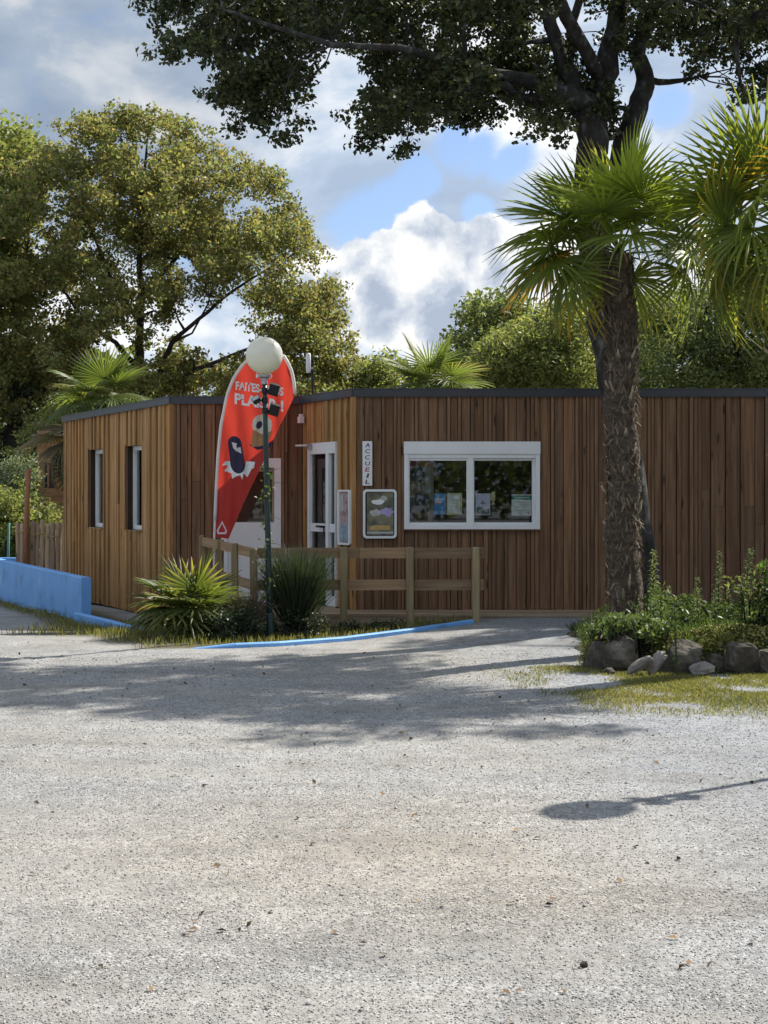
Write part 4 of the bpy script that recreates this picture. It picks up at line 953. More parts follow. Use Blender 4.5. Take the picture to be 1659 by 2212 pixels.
cb = thing('garden_cabin', 'brown board-clad cabin behind the hedge, left of the timber building', 'cabin', (-5.6, 32.5, 0.0))
CBX0, CBX1, CBY = at(80, 0, 31).x, -4.2, 31.0
for k in range(17):
    z = 0.0 + k * 0.165
    for (a, b) in (((CBX0, at(96, 0, 31).x), (at(119, 0, 31).x, CBX1)) if 10 <= k <= 12 else ((CBX0, CBX1),)):
        c = Vector((a, CBY, z)); ob = part('plank', MB().box((0, 0, 0.004), (b - a, 0.05 - .02 * 0, 0.161)), M['cabin'], cb); ob.location = c
part('corner_board', MB().box((at(131, 0, 31).x, 30.97, 1.62), (at(137, 0, 31).x, 30.999, 2.8)), M['cabin'], cb)
wd = part('window', MB().box((at(96, 0, 31).x, 31.06, 1.62), (at(119, 0, 31).x, 31.08, 2.15)), M['darkroom'], cb)
part('window_bar', MB().box((at(102, 0, 31).x, 31.01, 1.655), (at(105, 0, 31).x, 31.059, 2.14)), M['cabin'], wd)
part('wall', MB().box((CBX0, 31.081, 0), (CBX1, 34.5, 2.81)), M['cabin'], cb)
part('roof', MB().add([(CBX0 - .1, 30.8, 2.70), (CBX1 + .3, 30.8, 2.70), (CBX1 + .3, 32.8, 3.0), (CBX0 - .1, 32.8, 3.0), (CBX0 - .1, 34.9, 2.70), (CBX1 + .3, 34.9, 2.70), (CBX0 - .1, 32.8, 2.92), (CBX1 + .3, 32.8, 2.92)], [(0, 1, 2, 3), (3, 2, 5, 4), (0, 6, 7, 1), (6, 4, 5, 7)]), M['sheath'], cb)

# ------------------------------------------------------------------ rocks and the raised bed
def mound_h(x, y):
    x = np.asarray(x, float); y = np.asarray(y, float)
    h = 0.33 * sm(y - mound_y(x), 0.0, 0.55) * sm(x + .35 * (vnoise(x, y, .45, 21) - .5), 1.9, 2.4) * sm(-y, -16.9, -15.4)
    return gz(x, y) - 0.03 + h * (0.85 + 0.3 * vnoise(x, y, .5, 9))
mx = np.arange(1.5, 8.2, 0.09); my = np.arange(12.75, 17.0, 0.09); BX, BY = np.meshgrid(mx, my)
V = np.stack([BX.ravel(), BY.ravel(), mound_h(BX, BY).ravel()], 1); nx = len(mx); ii = (np.arange(len(my)-1)[:, None]*nx + np.arange(nx-1)[None]).ravel()
me = mesh_np('planting_bed', V, np.stack([ii, ii+1, ii+nx+1, ii+nx], 1), 4)
kind(link('planting_bed', me, M['soil'], None, True), 'structure')
def rock(label, cx, cy, sx, sy, sz, rot, seed, mat='rock', tilt=0.0, z=None, rough=.28):
    r = np.random.default_rng(seed); n1, n2 = 18, 12; mb = MB()
    ax = r.normal(size=(9, 3)); ax /= np.linalg.norm(ax, axis=1)[:, None]; off = r.uniform(.66, .98, 9); pw = 0.62 if mat == 'rock' else 0.42
    for i in range(n2 + 1):
        for j in range(n1):
            th = math.pi * i / n2; ph = 2 * math.pi * j / n1
            d = np.array([math.sin(th) * math.cos(ph), math.sin(th) * math.sin(ph), math.cos(th)])
            d = np.sign(d) * np.abs(d) ** pw; L = np.linalg.norm(d); u = d / L; k = min(1.25, L)
            for a, o in zip(ax, off):
                q = float(u @ a)
                if q > 0: k = min(k, o / q)
            k *= 1 + rough * .35 * (r.random() - .5) * (0 if i in (0, n2) else 1)
            mb.v.append(tuple(u * k * np.array([sx, sy, sz])))
    for i in range(n2):
        for j in range(n1): j2 = (j+1) % n1; mb.f.append((i*n1+j, (i+1)*n1+j, (i+1)*n1+j2, i*n1+j2))
    o = part('rock', mb, M[mat], None)
    o.location = (cx, cy, (gzf(cx, cy) + sz * .55) if z is None else z); o.rotation_euler = (0.1 * (r.random() - .5), tilt, rot)
    return tag(o, label, 'rock', 'rocks edging the raised bed')
def rpx(px, d): return (px - CX) * d / F
rock('mossy dark rock at the left end of the rock border', rpx(1292, 13.2), 13.25, .10, .13, .15, .3, 21)
rock('large brown rock left of the two pale leaning slabs', rpx(1340, 13.1), 13.15, .15, .15, .19, .1, 22)
rock('tan flat slab leaning to the right in front of the rock border', rpx(1382, 12.75), 12.78, .125, .06, .045, .15, 23, 'slab', -0.55, .085)
rock('grey slab leaning beside the tan slab in the rock border', rpx(1421, 12.78), 12.83, .115, .055, .042, .5, 24, 'slab', -0.95, .10)
rock('broad brown rock right of the two leaning slabs', rpx(1482, 13.0), 13.06, .19, .15, .18, -.1, 25)
rock('low blue-grey rock lying in front of the broad brown rock', rpx(1520, 12.75), 12.80, .11, .08, .065, -.2, 26, 'slab', -0.3, .05)
rock('blocky upright brown rock near the right edge', rpx(1602, 12.9), 12.98, .16, .14, .17, .2, 27)
rock('dark rock cut by the right edge of the picture', rpx(1662, 12.9), 12.98, .11, .13, .13, .7, 28)
rock('small dark stone wedged between the broad and the blocky rock', rpx(1550, 13.0), 13.05, .08, .09, .11, .7, 29)
rock('small brown stone tucked between the slabs and the broad rock', rpx(1443, 12.95), 13.0, .07, .08, .10, .4, 33)
rock('fist-sized stone lying at the foot of the large brown rock', rpx(1318, 12.8), 12.85, .05, .05, .04, .9, 34)
tag(rock('x', at(1258, 2090, 4.9).x, 4.88, .014, .012, .012, .4, 31, 'rock', z=gzf(.6, 4.88) + .007), 'single dark pebble lying on the pale gravel in the foreground', 'pebble').name = 'pebble'

# ------------------------------------------------------------------ foliage tools
def leaves_np(Cn, ln, wd, rng, up=0.5, droop=0.0, jitter=0.35):
    N = len(Cn); nrm = rng.normal(size=(N, 3)); nrm[:, 2] += up; nrm /= np.linalg.norm(nrm, axis=1)[:, None] + 1e-9
    a = rng.normal(size=(N, 3)); a[:, 2] -= droop; a -= nrm * (a * nrm).sum(1)[:, None]; a /= np.linalg.norm(a, axis=1)[:, None] + 1e-9
    b = np.cross(nrm, a); k = (1 + jitter * (rng.random(N) - .5) * 2)[:, None]
    L = ln * k; W = wd * k
    V = np.stack([Cn - a * L * .5, Cn + b * W * .5 + a * L * .08 + nrm * W * .18, Cn + a * L * .5, Cn - b * W * .5 + a * L * .08 + nrm * W * .18], 1)
    return V.reshape(-1, 3)
def leaf_object(name, Cn, ln, wd, rng, mat, parent, up=.5, droop=0.0):
    V = leaves_np(np.asarray(Cn), ln, wd, rng, up, droop); me = mesh_np(name, V, np.arange(len(V)), 4)
    return link(name, me, mat, parent)
def inside(px, py, poly):
    c = False; n = len(poly); j = n - 1
    for i in range(n):
        xi, yi = poly[i]; xj, yj = poly[j]
        if (yi > py) != (yj > py) and px < (xj - xi) * (py - yi) / (yj - yi) + xi: c = not c
        j = i
    return c
def edge_dist(px, py, poly):
    P = np.array(poly, float); Q = np.roll(P, -1, 0); d = Q - P; w = np.array([px, py]) - P
    t = np.clip((w * d).sum(1) / ((d * d).sum(1) + 1e-9), 0, 1); return float(np.min(np.hypot(*(w - d * t[:, None]).T)))
def crown_clumps(poly, d0, thick, n, rmin, rmax, rng, holes=(), tries=6000, spacing=.62, spill=.8, near=1.0, thin=1.0):
    """clump centres that fill an outline, spread in depth"""
    P = np.array(poly, float); lo, hi = P.min(0), P.max(0); out = []
    for _ in range(tries):
        if len(out) >= n: break
        px, py = lo + rng.random(2) * (hi - lo)
        if not inside(px, py, poly): continue
        e = edge_dist(px, py, poly); k = F / d0
        R = min(rng.uniform(rmin, rmax), e / spill / k)
        if R < rmin * .55: continue
        if any(math.hypot(px - h[0], py - h[1]) < h[2] + .55 * R * k for h in holes): continue
        d = d0 + rng.uniform(-near, 1) * thick * math.sqrt(min(1.0, e / 160.0)) * (1 if e > 30 else .5)
        c = at(px, py, d)
        if py < -40 and thin < 1 and rng.random() > thin: continue
        if any((c - o).length < spacing * (R + r) * .75 for o, r in out): continue
        out.append((c, R * d / d0))
    return out
def spray_points(clumps, per_m2, m, sig, rng, flat=.8, shell=.45):
    S = []; 
    for c, R in clumps:
        ns = max(4, int(per_m2 * R * R)); u = rng.normal(size=(ns, 3)); u /= np.linalg.norm(u, axis=1)[:, None]
        u *= (R * rng.random(ns) ** shell)[:, None]; u[:, 2] *= flat; S.append(np.array(c)[None] + u)
    S = np.concatenate(S); pts = S[:, None, :] + np.clip(rng.normal(size=(len(S), m, 3)), -1.7, 1.7) * sig * np.array([1, 1, .7])
    return S, pts.reshape(-1, 3)
def curve_pts(a, b, rng, sag=.12, n=5):
    a = Vector(a); b = Vector(b); L = (b - a).length; o1 = Vector(rng.normal(size=3)) * L * sag; out = []
    for i in range(n + 1):
        t = i / n; out.append(a.lerp(b, t) + o1 * math.sin(math.pi * t) + Vector((0, 0, L * .06 * math.sin(math.pi * t))) + Vector(rng.normal(size=3)) * L * .012 * (0 if i in (0, n) else 1))
    return out
def tree(name, label, base, limbs, clumps, mats, rng, per=26, m=14, sig=.12, leaf=(.085, .05), group=None, up=.5, twigs=6, br=.045, cat='tree', flat=.8):
    r = thing(name, label, cat, tuple(base), group); mb = MB(); nodes = []
    for lb in limbs:
        pts = [Vector(p) for p, _ in lb]; rad = [q for _, q in lb]; P = []; R = []
        for i in range(len(pts) - 1):
            for k in range(4):
                t = k / 4; P.append(pts[i].lerp(pts[i+1], t) + Vector(rng.normal(size=3)) * rad[i] * .12); R.append(rad[i] * (1-t) + rad[i+1] * t)
        P.append(pts[-1]); R.append(rad[-1]); mb.tube(P, R, 10 if max(R) > .1 else 7, True, .14, rng)
        nodes += [(p, q) for p, q in zip(P, R)]
    # joining branches: each clump grows from the nearest limb or earlier branch
    order = sorted(clumps, key=lambda c: min((c[0] - p).length for p, _ in nodes))
    for c, R in order:
        best = min(nodes, key=lambda q: (c - q[0]).length + (0.9 if q[1] < .012 else 0) + max(0, q[0].z - c.z) * .3)
        pts = curve_pts(best[0], c, rng); r0 = min(best[1] * .7, br); n = len(pts)
        rr = [r0 * (1 - .68 * i / (n - 1)) for i in range(n)]; mb.tube(pts, rr, 6, True); nodes += list(zip(pts[2:], rr[2:]))
        for _ in range(twigs):
            e = Vector(rng.normal(size=3)); e.normalize(); e *= R * rng.uniform(.55, 1.0); e.z *= flat
            mb.tube(curve_pts(pts[-1 - int(rng.integers(0, 2))], c + e, rng, .1, 3), [r0 * .3, r0 * .24, r0 * .16, r0 * .09], 4, False)
    part('trunk', mb, M[mats[0]], r, True)
    _, L = spray_points(clumps, per, m, sig, rng, flat)
    leaf_object('crown', L, leaf[0], leaf[1], rng, M[mats[1]], r, up)
    return r

# ------------------------------------------------------------------ trees
rng = np.random.default_rng(42)
# oak in front of the wall, its crown hanging into the top of the picture
OD = 16.6
poly = [(270, -60), (318, 12), (350, 62), (335, 105), (372, 130), (420, 108), (455, 140), (462, 205), (484, 245), (510, 275), (545, 262), (585, 300), (622, 312), (645, 290), (650, 225), (665, 180), (690, 132), (745, 112), (790, 128), (805, 175), (752, 210), (735, 255), (740, 300), (775, 330), (830, 305), (885, 338), (912, 290), (962, 262), (1010, 285), (1062, 288), (1092, 250), (1108, 215), (1122, 262), (1155, 288), (1205, 280), (1255, 300), (1335, 305), (1352, 245), (1345, 170), (1400, 112), (1470, 112), (1496, 150), (1520, 195), (1560, 150), (1596, 160), (1600, 215), (1665, 225), (1760, 270), (1850, 200), (1920, -40), (1850, -260), (1500, -400), (900, -400), (420, -300), (240, -180)]
holes = [(1224, 42, 46), (1420, 190, 50), (718, 160, 42), (1290, 130, 14)]
cl = crown_clumps(poly, OD, 2.6, 150, .30, .58, rng, holes, 40000, .44, near=.55, thin=.12)
for px, py, rr in ((600, 285, .20), (560, 250, .28), (505, 250, .24), (630, 240, .22), (480, 200, .28), (540, 190, .34), (600, 180, .34), (352, 98, .22), (385, 112, .18), (420, 75, .30), (335, 40, .24), (300, -10, .25), (470, 110, .32), (770, 300, .24), (830, 290, .24), (880, 318, .17), (790, 250, .28), (860, 240, .30), (930, 240, .28), (1000, 262, .22), (1060, 265, .20), (1150, 265, .22), (1200, 252, .22), (1225, 280, .16), (1330, 280, .16), (1510, 165, .20), (1530, 110, .28), (1605, 192, .18), (1640, 160, .28), (1560, 75, .34), (1470, 65, .32), (1420, 60, .3), (700, 60, .34), (640, 100, .32), (900, 170, .34), (1010, 190, .3)):
    cl.append((at(px, py, OD + rng.uniform(-1.2, 1.0)), rr))
for k in range(9): cl.append((Vector((4.5 + .26 * k, 14.0 + .12 * rng.normal(), 6.5 + .12 * rng.normal())), .20 + .04 * rng.random()))
for k in range(9): cl.append((Vector((3.7 + .33 * k, 14.9 + .15 * rng.normal(), 6.5 + .15 * rng.normal())), .22 + .05 * rng.random()))
lb = [[(at(1398, 1420, OD) , .21), (at(1380, 1180, OD), .17), (at(1352, 950, OD), .16), (at(1302, 700, OD), .16), (at(1284, 520, OD), .16), (at(1278, 330, OD), .165)],
      [(at(1278, 330, OD), .18), (at(1270, 230, OD), .15), (at(1190, 190, OD - .2), .10), (at(1100, 165, OD - .5), .06), (at(1000, 140, OD - .8), .045), (at(860, 102, OD - 1.1), .036), (at(720, 98, OD - 1.4), .028), (at(600, 60, OD - 1.6), .02), (at(480, 20, OD - 1.7), .012)],
      [(at(1280, 300, OD), .15), (at(1300, 180, OD + .2), .13), (at(1330, 60, OD + .3), .11), (at(1350, -100, OD + .5), .09), (at(1380, -300, OD + .6), .06), (at(1390, -480, OD + .6), .03)],
      [(at(1272, 260, OD), .12), (at(1215, 130, OD + .1), .085), (at(1185, 30, OD + .2), .07), (at(1150, -150, OD + .3), .055), (at(1080, -350, OD + .3), .03)],
      [(at(1225, 160, OD + .1), .06), (at(1235, 60, OD + .3), .05), (at(1265, -60, OD + .4), .04), (at(1260, -250, OD + .5), .025)],
      [(at(1330, 420, OD + .3), .12), (at(1345, 320, OD + .3), .125), (at(1380, 230, OD + .35), .115), (at(1395, 170, OD + .4), .105), (at(1375, 110, OD + .4), .09), (at(1420, 20, OD + .4), .07), (at(1520, -80, OD + .5), .05), (at(1650, -130, OD + .6), .035), (at(1780, -120, OD + .6), .02)],
      [(at(1285, 480, OD), .13), (at(1330, 420, OD + .3), .125)],
      [(at(1240, 210, OD), .10), (at(1120, 215, OD - .3), .06), (at(1090, 185, OD - .5), .05), (at(960, 200, OD - .9), .035), (at(850, 220, OD - 1.0), .02)],
      [(at(1300, 180, OD + .2), .08), (at(1200, -20, OD - .8), .07), (at(1000, -180, OD - 1.8), .05), (at(800, -260, OD - 2.4), .03)],
      [(at(1420, 20, OD + .4), .07), (Vector((3.6, 15.6, 6.3)), .05), (Vector((4.6, 14.6, 6.5)), .035), (Vector((6.4, 14.2, 6.6)), .02)],
      [(at(1330, 60, OD + .3), .08), (at(1400, -150, OD + 1.5), .06), (at(1500, -300, OD + 2.3), .03)]]
tree('oak_tree', 'dark oak behind the palm with a lichen-grey leaning trunk and a crown across the top', at(1398, 1385, OD), lb, cl, ('lichen', 'leaf_oak'), rng, per=135, m=28, sig=.058, leaf=(.062, .04), group='trees round the building', up=.3, twigs=4)

cl = []
g2 = np.random.default_rng(61)
while len(cl) < 90:
    u = g2.normal(size=3); u /= np.linalg.norm(u); u *= g2.random() ** .4
    c = Vector((8.4 + u[0] * 3.0, 22.6 + u[1] * 2.6, 7.0 + u[2] * 2.2))
    if CX + c.x * F / c.y > 1720: cl.append((c, g2.uniform(.35, .62)))
tree('oak_tree', 'neighbouring oak beyond the right edge that shades the gravel', (9.4, 21.5, 0), [[((9.4, 21.5, -.3), .3), ((9.2, 21.3, 2.5), .24), ((8.8, 21.0, 5), .18), ((8.6, 20.6, 8.5), .05)], [((9.1, 21.2, 3.5), .14), ((7.2, 20.4, 6), .08), ((6.2, 20, 7), .04)]], cl, ('bark', 'leaf_oak'), g2, per=110, m=14, sig=.1, leaf=(.11, .065), group='trees round the building', up=.3, twigs=3)
# big bronzed oak behind the left wing
D2 = 36.5
poly = [(-160, 880), (-170, 430), (-60, 330), (40, 300), (80, 300), (120, 262), (180, 238), (230, 240), (270, 205), (320, 196), (350, 225), (395, 250), (440, 268), (470, 300), (530, 322), (560, 345), (608, 345), (622, 400), (650, 445), (690, 520), (735, 575), (748, 640), (752, 700), (778, 745), (785, 800), (780, 905), (600, 910), (420, 900), (330, 900), (250, 910), (150, 920), (60, 920)]
holes = [(300, 580, 16), (110, 655, 16), (430, 690, 26), (505, 690, 18), (545, 645, 14), (485, 742, 22), (255, 735, 14), (345, 720, 12)]
cl = crown_clumps(poly, D2, 2.8, 400, .38, .72, rng, holes, 60000, .38)
lb = [[(at(300, 1010, D2), .30), (at(302, 850, D2), .24), (at(300, 740, D2), .20), (at(306, 640, D2), .16), (at(300, 520, D2), .12), (at(310, 400, D2), .08), (at(320, 280, D2), .035)],
      [(at(305, 870, D2), .20), (at(345, 810, D2), .15), (at(370, 740, D2 - .4), .12), (at(430, 690, D2 - .7), .09), (at(500, 630, D2 - .9), .07), (at(580, 580, D2 - 1), .04), (at(650, 540, D2 - 1), .02)],
      [(at(315, 880, D2), .16), (at(420, 800, D2 - .8), .11), (at(520, 760, D2 - 1.2), .08), (at(610, 720, D2 - 1.4), .05), (at(700, 700, D2 - 1.4), .025)],
      [(at(300, 800, D2), .15), (at(250, 740, D2 - .6), .11), (at(190, 700, D2 - 1), .09), (at(130, 620, D2 - 1.2), .06), (at(60, 540, D2 - 1.3), .03)],
      [(at(302, 700, D2), .13), (at(240, 600, D2 + .4), .09), (at(190, 480, D2 + .6), .06), (at(170, 330, D2 + .7), .03)],
      [(at(304, 650, D2), .12), (at(380, 560, D2 + .5), .08), (at(450, 440, D2 + .7), .05), (at(480, 340, D2 + .8), .03)],
      [(at(370, 740, D2 - .4), .07), (at(415, 720, D2 - .6), .05), (at(450, 655, D2 - .7), .04), (at(470, 560, D2 - .9), .02)]]
lb = [[(p, q * .5) for p, q in l] for l in lb]
for px, py, rr in ((560, 800, .6), (640, 790, .6), (700, 800, .6), (742, 765, .45), (600, 855, .6), (680, 855, .6), (752, 835, .5), (500, 830, .6), (430, 810, .55), (385, 840, .55), (640, 705, .55), (700, 690, .5), (722, 625, .35), (590, 740, .5), (100, 800, .6), (180, 830, .6), (40, 790, .6), (300, 850, .55), (240, 850, .55), (550, 640, .5), (610, 640, .5)):
    cl.append((at(px, py, D2 + rng.uniform(-1.6, 1.6)), rr))
tree('oak_tree', 'large bronze-green oak rising behind the left wing of the building', at(300, 1240, D2), [[(at(300, 1240, D2), .36), (at(300, 1010, D2), .30)]] + lb, cl, ('bark', 'leaf_bronze'), rng, per=62, m=24, sig=.095, leaf=(.095, .06), group='trees round the building', twigs=4)

# yellow-green tree at the left edge
D3 = 38.0
poly = [(-260, 820), (-260, 380), (-120, 280), (0, 252), (55, 250), (95, 300), (110, 380), (90, 560), (100, 700), (60, 860)]
cl = crown_clumps(poly, D3, 2.6, 70, .5, .9, rng, [(60, 690, 22)], 8000, .55)
tree('broadleaf_tree', 'yellow-green broadleaf tree cut by the left edge', at(-60, 1240, D3), [[(at(-60, 1240, D3), .3), (at(-40, 900, D3), .24), (at(-60, 650, D3), .15), (at(-50, 400, D3), .06)], [(at(-45, 880, D3), .14), (at(40, 700, D3), .09), (at(60, 480, D3), .04)]], cl, ('bark', 'leaf_lime'), rng, per=80, m=14, sig=.15, leaf=(.14, .08), group='trees round the building', twigs=4)
# dark tree below them at the left
D4 = 37.0
poly = [(-200, 1090), (-200, 780), (40, 760), (140, 800), (170, 880), (110, 960), (40, 1010), (20, 1090)]
cl = crown_clumps(poly, D4, 1.6, 26, .45, .8, rng, [], 4000, .55)
tree('broadleaf_tree', 'dark tree with a forked black trunk in the shade at the far left', at(30, 1240, D4), [[(at(20, 1240, D4), .24), (at(15, 1000, D4), .2), (at(40, 870, D4), .16), (at(90, 780, D4), .1)], [(at(60, 1000, D4), .12), (at(130, 900, D4), .12), (at(190, 850, D4), .08)]], cl, ('bark', 'leaf_dark'), rng, per=80, m=14, sig=.14, leaf=(.13, .075), group='trees round the building', twigs=4)
# right background
def simple_tree(name, label, poly, d, thick, n, rr, mat, per=36, m=12, sig=.13, leaf=(.12, .06), holes=(), up=.5, seedpt=None, cat='tree'):
    cl = crown_clumps(poly, d, thick, int(n * 1.5), rr[0], rr[1], rng, holes, 14000, .42)
    P = np.array(poly); cx = float(P[:, 0].mean()); yt = float(P[:, 1].min()); b = at(cx, 0, d); b.z = gzf(b.x, d)
    top = at(cx + 10, yt + 40, d); mid = b.lerp(top, .5)
    lb = [[(b, .2), (b.lerp(top, .3) + Vector((.1, 0, 0)), .16), (mid, .12), (top, .03)], [(b.lerp(top, .3), .1), (at(cx - 70, yt + 120, d - .4), .04)], [(b.lerp(top, .35), .1), (at(cx + 90, yt + 110, d + .4), .04)]]
    return tree(name, label, b, lb, cl, ('bark', mat), rng, int(per * 2.2), m, sig, leaf, 'trees round the building', up, 4, cat=cat)
simple_tree('broadleaf_tree', 'dark olive tree topping the greenery left of the leaning oak trunk', [(948, 740), (985, 690), (1005, 645), (1060, 618), (1112, 625), (1150, 655), (1190, 655), (1250, 640), (1300, 700), (1300, 900), (960, 900)], 40, 2.2, 60, (.5, .9), 'leaf_mid', 30, 12, .16, (.15, .08))
simple_tree('feathery_tree', 'light green feathery tree above the roof left of the palm trunk', [(985, 900), (1000, 790), (1020, 745), (1075, 705), (1120, 685), (1180, 660), (1230, 632), (1290, 640), (1320, 700), (1320, 900)], 32, 1.8, 85, (.35, .65), 'leaf_lime', 48, 13, .12, (.11, .035))
simple_tree('feathery_tree', 'broad green feathery tree above the roof right of the palm trunk', [(1350, 900), (1360, 660), (1410, 615), (1480, 595), (1550, 610), (1600, 570), (1680, 540), (1780, 560), (1850, 640), (1850, 900)], 29, 2.0, 110, (.38, .7), 'leaf_mid', 50, 13, .12, (.10, .036), [])
simple_tree('feathery_tree', 'soft green tree filling the gap directly behind the palm trunk', [(1225, 900), (1240, 700), (1290, 640), (1370, 605), (1430, 650), (1440, 900)], 34, 1.6, 60, (.38, .7), 'leaf_lime', 44, 13, .12, (.11, .036))
simple_tree('broadleaf_tree', 'small yellow-green tree between the big oak and the roof palm', [(765, 900), (772, 800), (800, 765), (835, 750), (870, 775), (880, 900)], 36, 1.2, 22, (.35, .6), 'leaf_lime', 44, 12, .13, (.12, .06))
simple_tree('broadleaf_tree', 'grey-green tree behind the roof palm', [(870, 900), (880, 810), (930, 780), (1000, 780), (1040, 830), (1050, 900)], 38, 1.2, 22, (.4, .6), 'leaf_mid', 40, 12, .14, (.12, .06))
# hedge and silver shrub at the left
def bush(name, label, cen, rad, n, R, mat, per=70, m=12, sig=.06, leaf=(.06, .035), cat='shrub', seed=0, up=.6, group=None, stem='bark'):
    cen = Vector(cen); g = np.random.default_rng(seed); cl = []
    for _ in range(n * 3):
        if len(cl) >= n: break
        u = g.normal(size=3); u /= np.linalg.norm(u); u *= g.random() ** .35
        c = cen + Vector((u[0] * rad[0], u[1] * rad[1], u[2] * rad[2])); cl.append((c, R * g.uniform(.7, 1.2)))
    r = thing(name, label, cat, (cen.x, cen.y, gzf(cen.x, cen.y) if cen.z - rad[2] < .6 else cen.z - rad[2]), group); mb = MB(); b = Vector((cen.x, cen.y, min(gzf(cen.x, cen.y), cen.z - rad[2]) - .02))
    for c, q in cl: mb.tube(curve_pts(b + Vector(g.normal(size=3)) * .03, c, g, .1, 4), [.018, .014, .011, .008, .005], 5, False)
    part('stems', mb, M[stem], r); _, L = spray_points(cl, per * 2.4, m, sig, g, .9)
    leaf_object('foliage', L, leaf[0], leaf[1], g, M[mat], r, up); return r
bush('hedge', 'clipped round yellow-green hedge behind the log palisade', (at(35, 0, 29).x, 29, 0.85), (0.80, .7, .85), 60, .30, 'leaf_lime', 110, 12, .06, (.065, .04), 'hedge', 3)
bush('hedge', 'dark lower hedge at the left edge behind the green post', (at(-60, 0, 29.5).x, 29.6, 0.6), (0.9, .6, .8), 40, .32, 'leaf_mid', 90, 12, .07, (.07, .04), 'hedge', 4)
bush('silver_shrub', 'silvery grey-green shrub rising above the clipped hedge', (at(50, 0, 30.2).x, 30.2, 1.85), (.35, .35, .65), 26, .26, 'leaf_silver', 110, 11, .07, (.075, .022), 'shrub', 5)
bush('shrub', 'sunlit yellow-green shrub behind the cabin palm at the left', (at(110, 0, 33).x, 33, 2.6), (.7, .6, .8), 30, .3, 'leaf_lime', 80, 11, .08, (.08, .05), 'shrub', 6)

# ------------------------------------------------------------------ fan palms
def frond_mesh(g, pet, L, nseg=36, spread=150, droop=.35, bend=.5, cup=.25, wid=.034, tipdroop=.5):
    """petiole along +x, pleated fan of leaflets at its end"""
    V = []; Fc = []; A = []
    def addring(pts, al):
        k = len(V); V.extend(pts); A.extend([al] * len(pts)); return k
    # petiole: flat tapered rod
    n = 5; prev = None
    for i in range(n + 1):
        t = i / n; x = pet * t; z = -0.10 * pet * t * t; r = .014 * (1 - .45 * t)
        k = addring([(x, -r, z), (x, 0, z + r * .7), (x, r, z), (x, 0, z - r * .7)], 0.0)
        if prev is not None:
            for j in range(4): Fc.append((prev + j, prev + (j+1) % 4, k + (j+1) % 4, k + j))
        prev = k
    hub = Vector((pet, 0, -0.10 * pet)); cb_, sb_ = math.cos(bend), math.sin(bend)
    for s in range(nseg):
        a = math.radians(-spread + 2 * spread * (s + .5) / nseg + g.uniform(-1.5, 1.5)); ln = L * (.70 + .30 * math.cos(a * .62)) * g.uniform(.93, 1.05); m = 5
        dx, dy = math.cos(a), math.sin(a); prev = None; sagk = droop * g.uniform(.7, 1.3); td = tipdroop * (g.random() ** 2) * 1.4
        for i in range(m + 1):
            t = i / m; r = ln * t; w = wid * (1.0 if t < .5 else 1.0) * (min(1, t * 2.2 + .12)) * (1 - max(0, (t - .5) / .5) ** 1.4 * .93) * .5
            z = cup * r * abs(math.sin(a)) * .5 - sagk * r * r / L - td * max(0, t - .6) ** 2 * L
            c = Vector((dx * r * (1 - .10 * sagk * t), dy * r * (1 - .10 * sagk * t), z)); nrm = Vector((-dy, dx, 0)) * w
            pts = []
            for q in (c - nrm + Vector((0, 0, -w * .5)), c + Vector((0, 0, w * .55)), c + nrm + Vector((0, 0, -w * .5))):
                pts.append((hub.x + q.x * cb_ + q.z * sb_, hub.y + q.y, hub.z - q.x * sb_ + q.z * cb_))
            k = addring(pts, t)
            if prev is not None:
                for j in range(2): Fc.append((prev + j, prev + j + 1, k + j + 1, k + j))
            prev = k
    me = mesh_np('frond', np.array(V), np.array(Fc), 4)
    at2 = me.attributes.new('along', 'FLOAT', 'POINT'); at2.data.foreach_set('value', np.array(A, dtype=np.float32))
    return me
def place_frond(parent, base, az, el, roll, me, mat):
    x = Vector((math.cos(az) * math.cos(el), math.sin(az) * math.cos(el), math.sin(el)))
    up = Vector((0, 0, 1)); y = up.cross(x); y.normalize(); z = x.cross(y)
    R = Matrix((x, y, z)).transposed().to_4x4() @ Matrix.Rotation(roll, 4, 'X')
    o = link('frond', me, mat, None); o.parent = parent
    o.matrix_parent_inverse = Matrix.Translation(parent.location).inverted() if parent.parent is None else Matrix()
    o.matrix_basis = Matrix.Translation(base) @ R; return o
